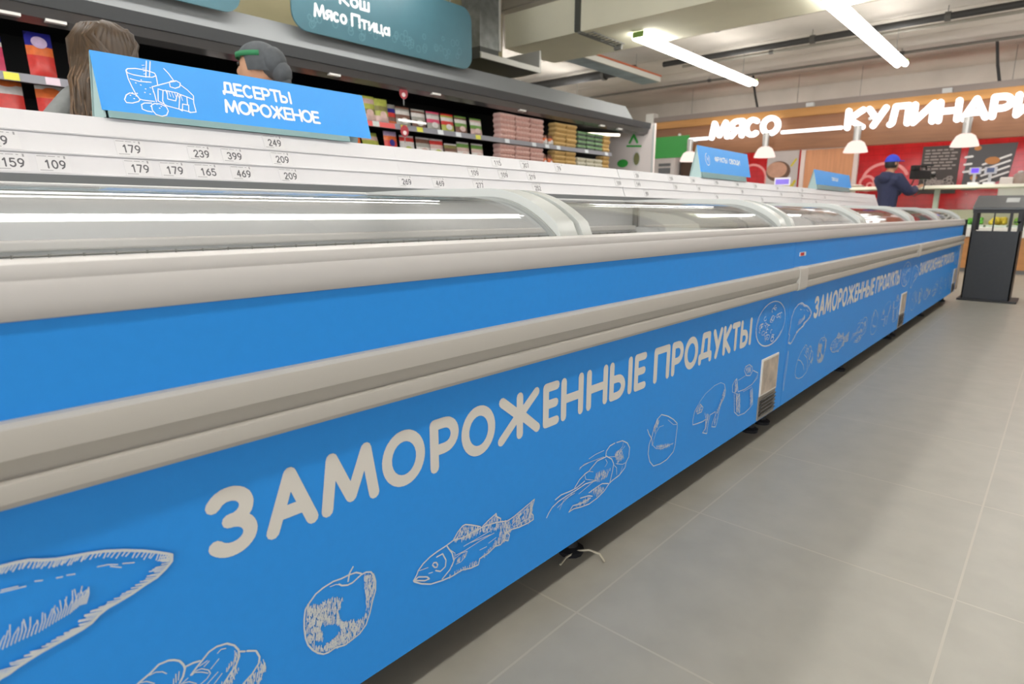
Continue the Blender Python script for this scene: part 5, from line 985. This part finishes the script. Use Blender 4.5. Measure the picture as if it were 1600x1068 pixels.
mb.add(vs, [(2*i, 2*i+2, 2*i+3, 2*i+1) for i in range(20)]); b = mb.build('cap_band', mat('band_green', '#2a7a4e', .7), w, smooth=80); sd = b.modifiers.new('thick', 'SOLIDIFY'); sd.thickness = .004; sd.offset = 0
# cameraman by the deli counter
ARM = {'r': ((-.21,-.16,1.17), (-.10,-.40,1.24), (.25,-.9,.3), (1,.2,0)), 'l': ((.22,-.15,1.16), (.10,-.38,1.20), (-.25,-.9,.3), (1,-.2,0))}
w, hc, k = person((10.5, 2.02, 0), math.radians(55), 1.665, 'person in a blue cap and navy hooded top filming by the deli counter', ARM, '#b98a6c', '#2e3350', '#23262e', '#1d1d1f', (0, -.01), None, .022)
mbc = mat('cap_blue', '#3548c8', .7)
mb = MB(); cap_mesh(mb, hc+Vector((0,0,.01)), .088, .108, .115, 1.5, 1.4); mb.prism([(-.06,-.07),(.06,-.07),(.055,-.15),(.03,-.18),(-.03,-.18),(-.055,-.15)], 0, .008, 'z'); n0 = 12
mb.v[-n0:] = [(v[0]+hc.x, v[1]+hc.y, v[2]+hc.z+.03) for v in mb.v[-n0:]]
mb.build('cap', mbc, w, smooth=60)
mb = MB(); cap_mesh(mb, hc+Vector((0,.006,-.008)), .080, .098, .108, 2.15, 1.2); mb.build('hair', mat('hair_black', '#1c1a1a', .6), w, smooth=80)
mb = MB(); mb.ball((0,.085*k,1.385*k), (.12,.07,.085), 16); mb.tube([(-.10,.03,1.45*k*.985),(-.05,.085,1.47*k*.985),(.05,.085,1.47*k*.985),(.10,.03,1.45*k*.985)], .03, 8); fuse(mb, 'hood', MC['cloth_2e3350'], w, .014)
vc = thing('video_camera', (10.86, 1.72, 1.345), 'black video camera held up by the person in the blue cap', 'video camera', None, math.radians(55))
mvc = mat('camera_black', '#101113', .45)
MB().box(-.055, .055, -.16, .12, .0, .13).build('camera_body', mvc, vc, bevel=.012)
MB().tube([(0,-.16,.07),(0,-.21,.07),(0,-.24,.07)], [.045,.045,.055], 14).build('lens', mvc, vc, smooth=40)
MB().tube([(0,.10,.125),(0,.09,.18),(0,-.10,.19),(0,-.12,.125)], .014, 8).build('handle', mvc, vc, smooth=60)
MB().box(-.075, .01, .07, .16, .12, .19).build('viewfinder', mvc, vc, bevel=.01)
MB().tube([(.03,-.05,.205),(.03,-.26,.205)], .014, 8).build('microphone', mat('mic_grey', '#2c2e30', .9), vc, smooth=60)
MB().tube([(.03,.05,.0),(.09,.04,-.12),(.06,-.02,-.25),(-.02,-.08,-.17),(-.03,-.1,.0)], .008, 6).build('strap', mvc, vc, smooth=60)
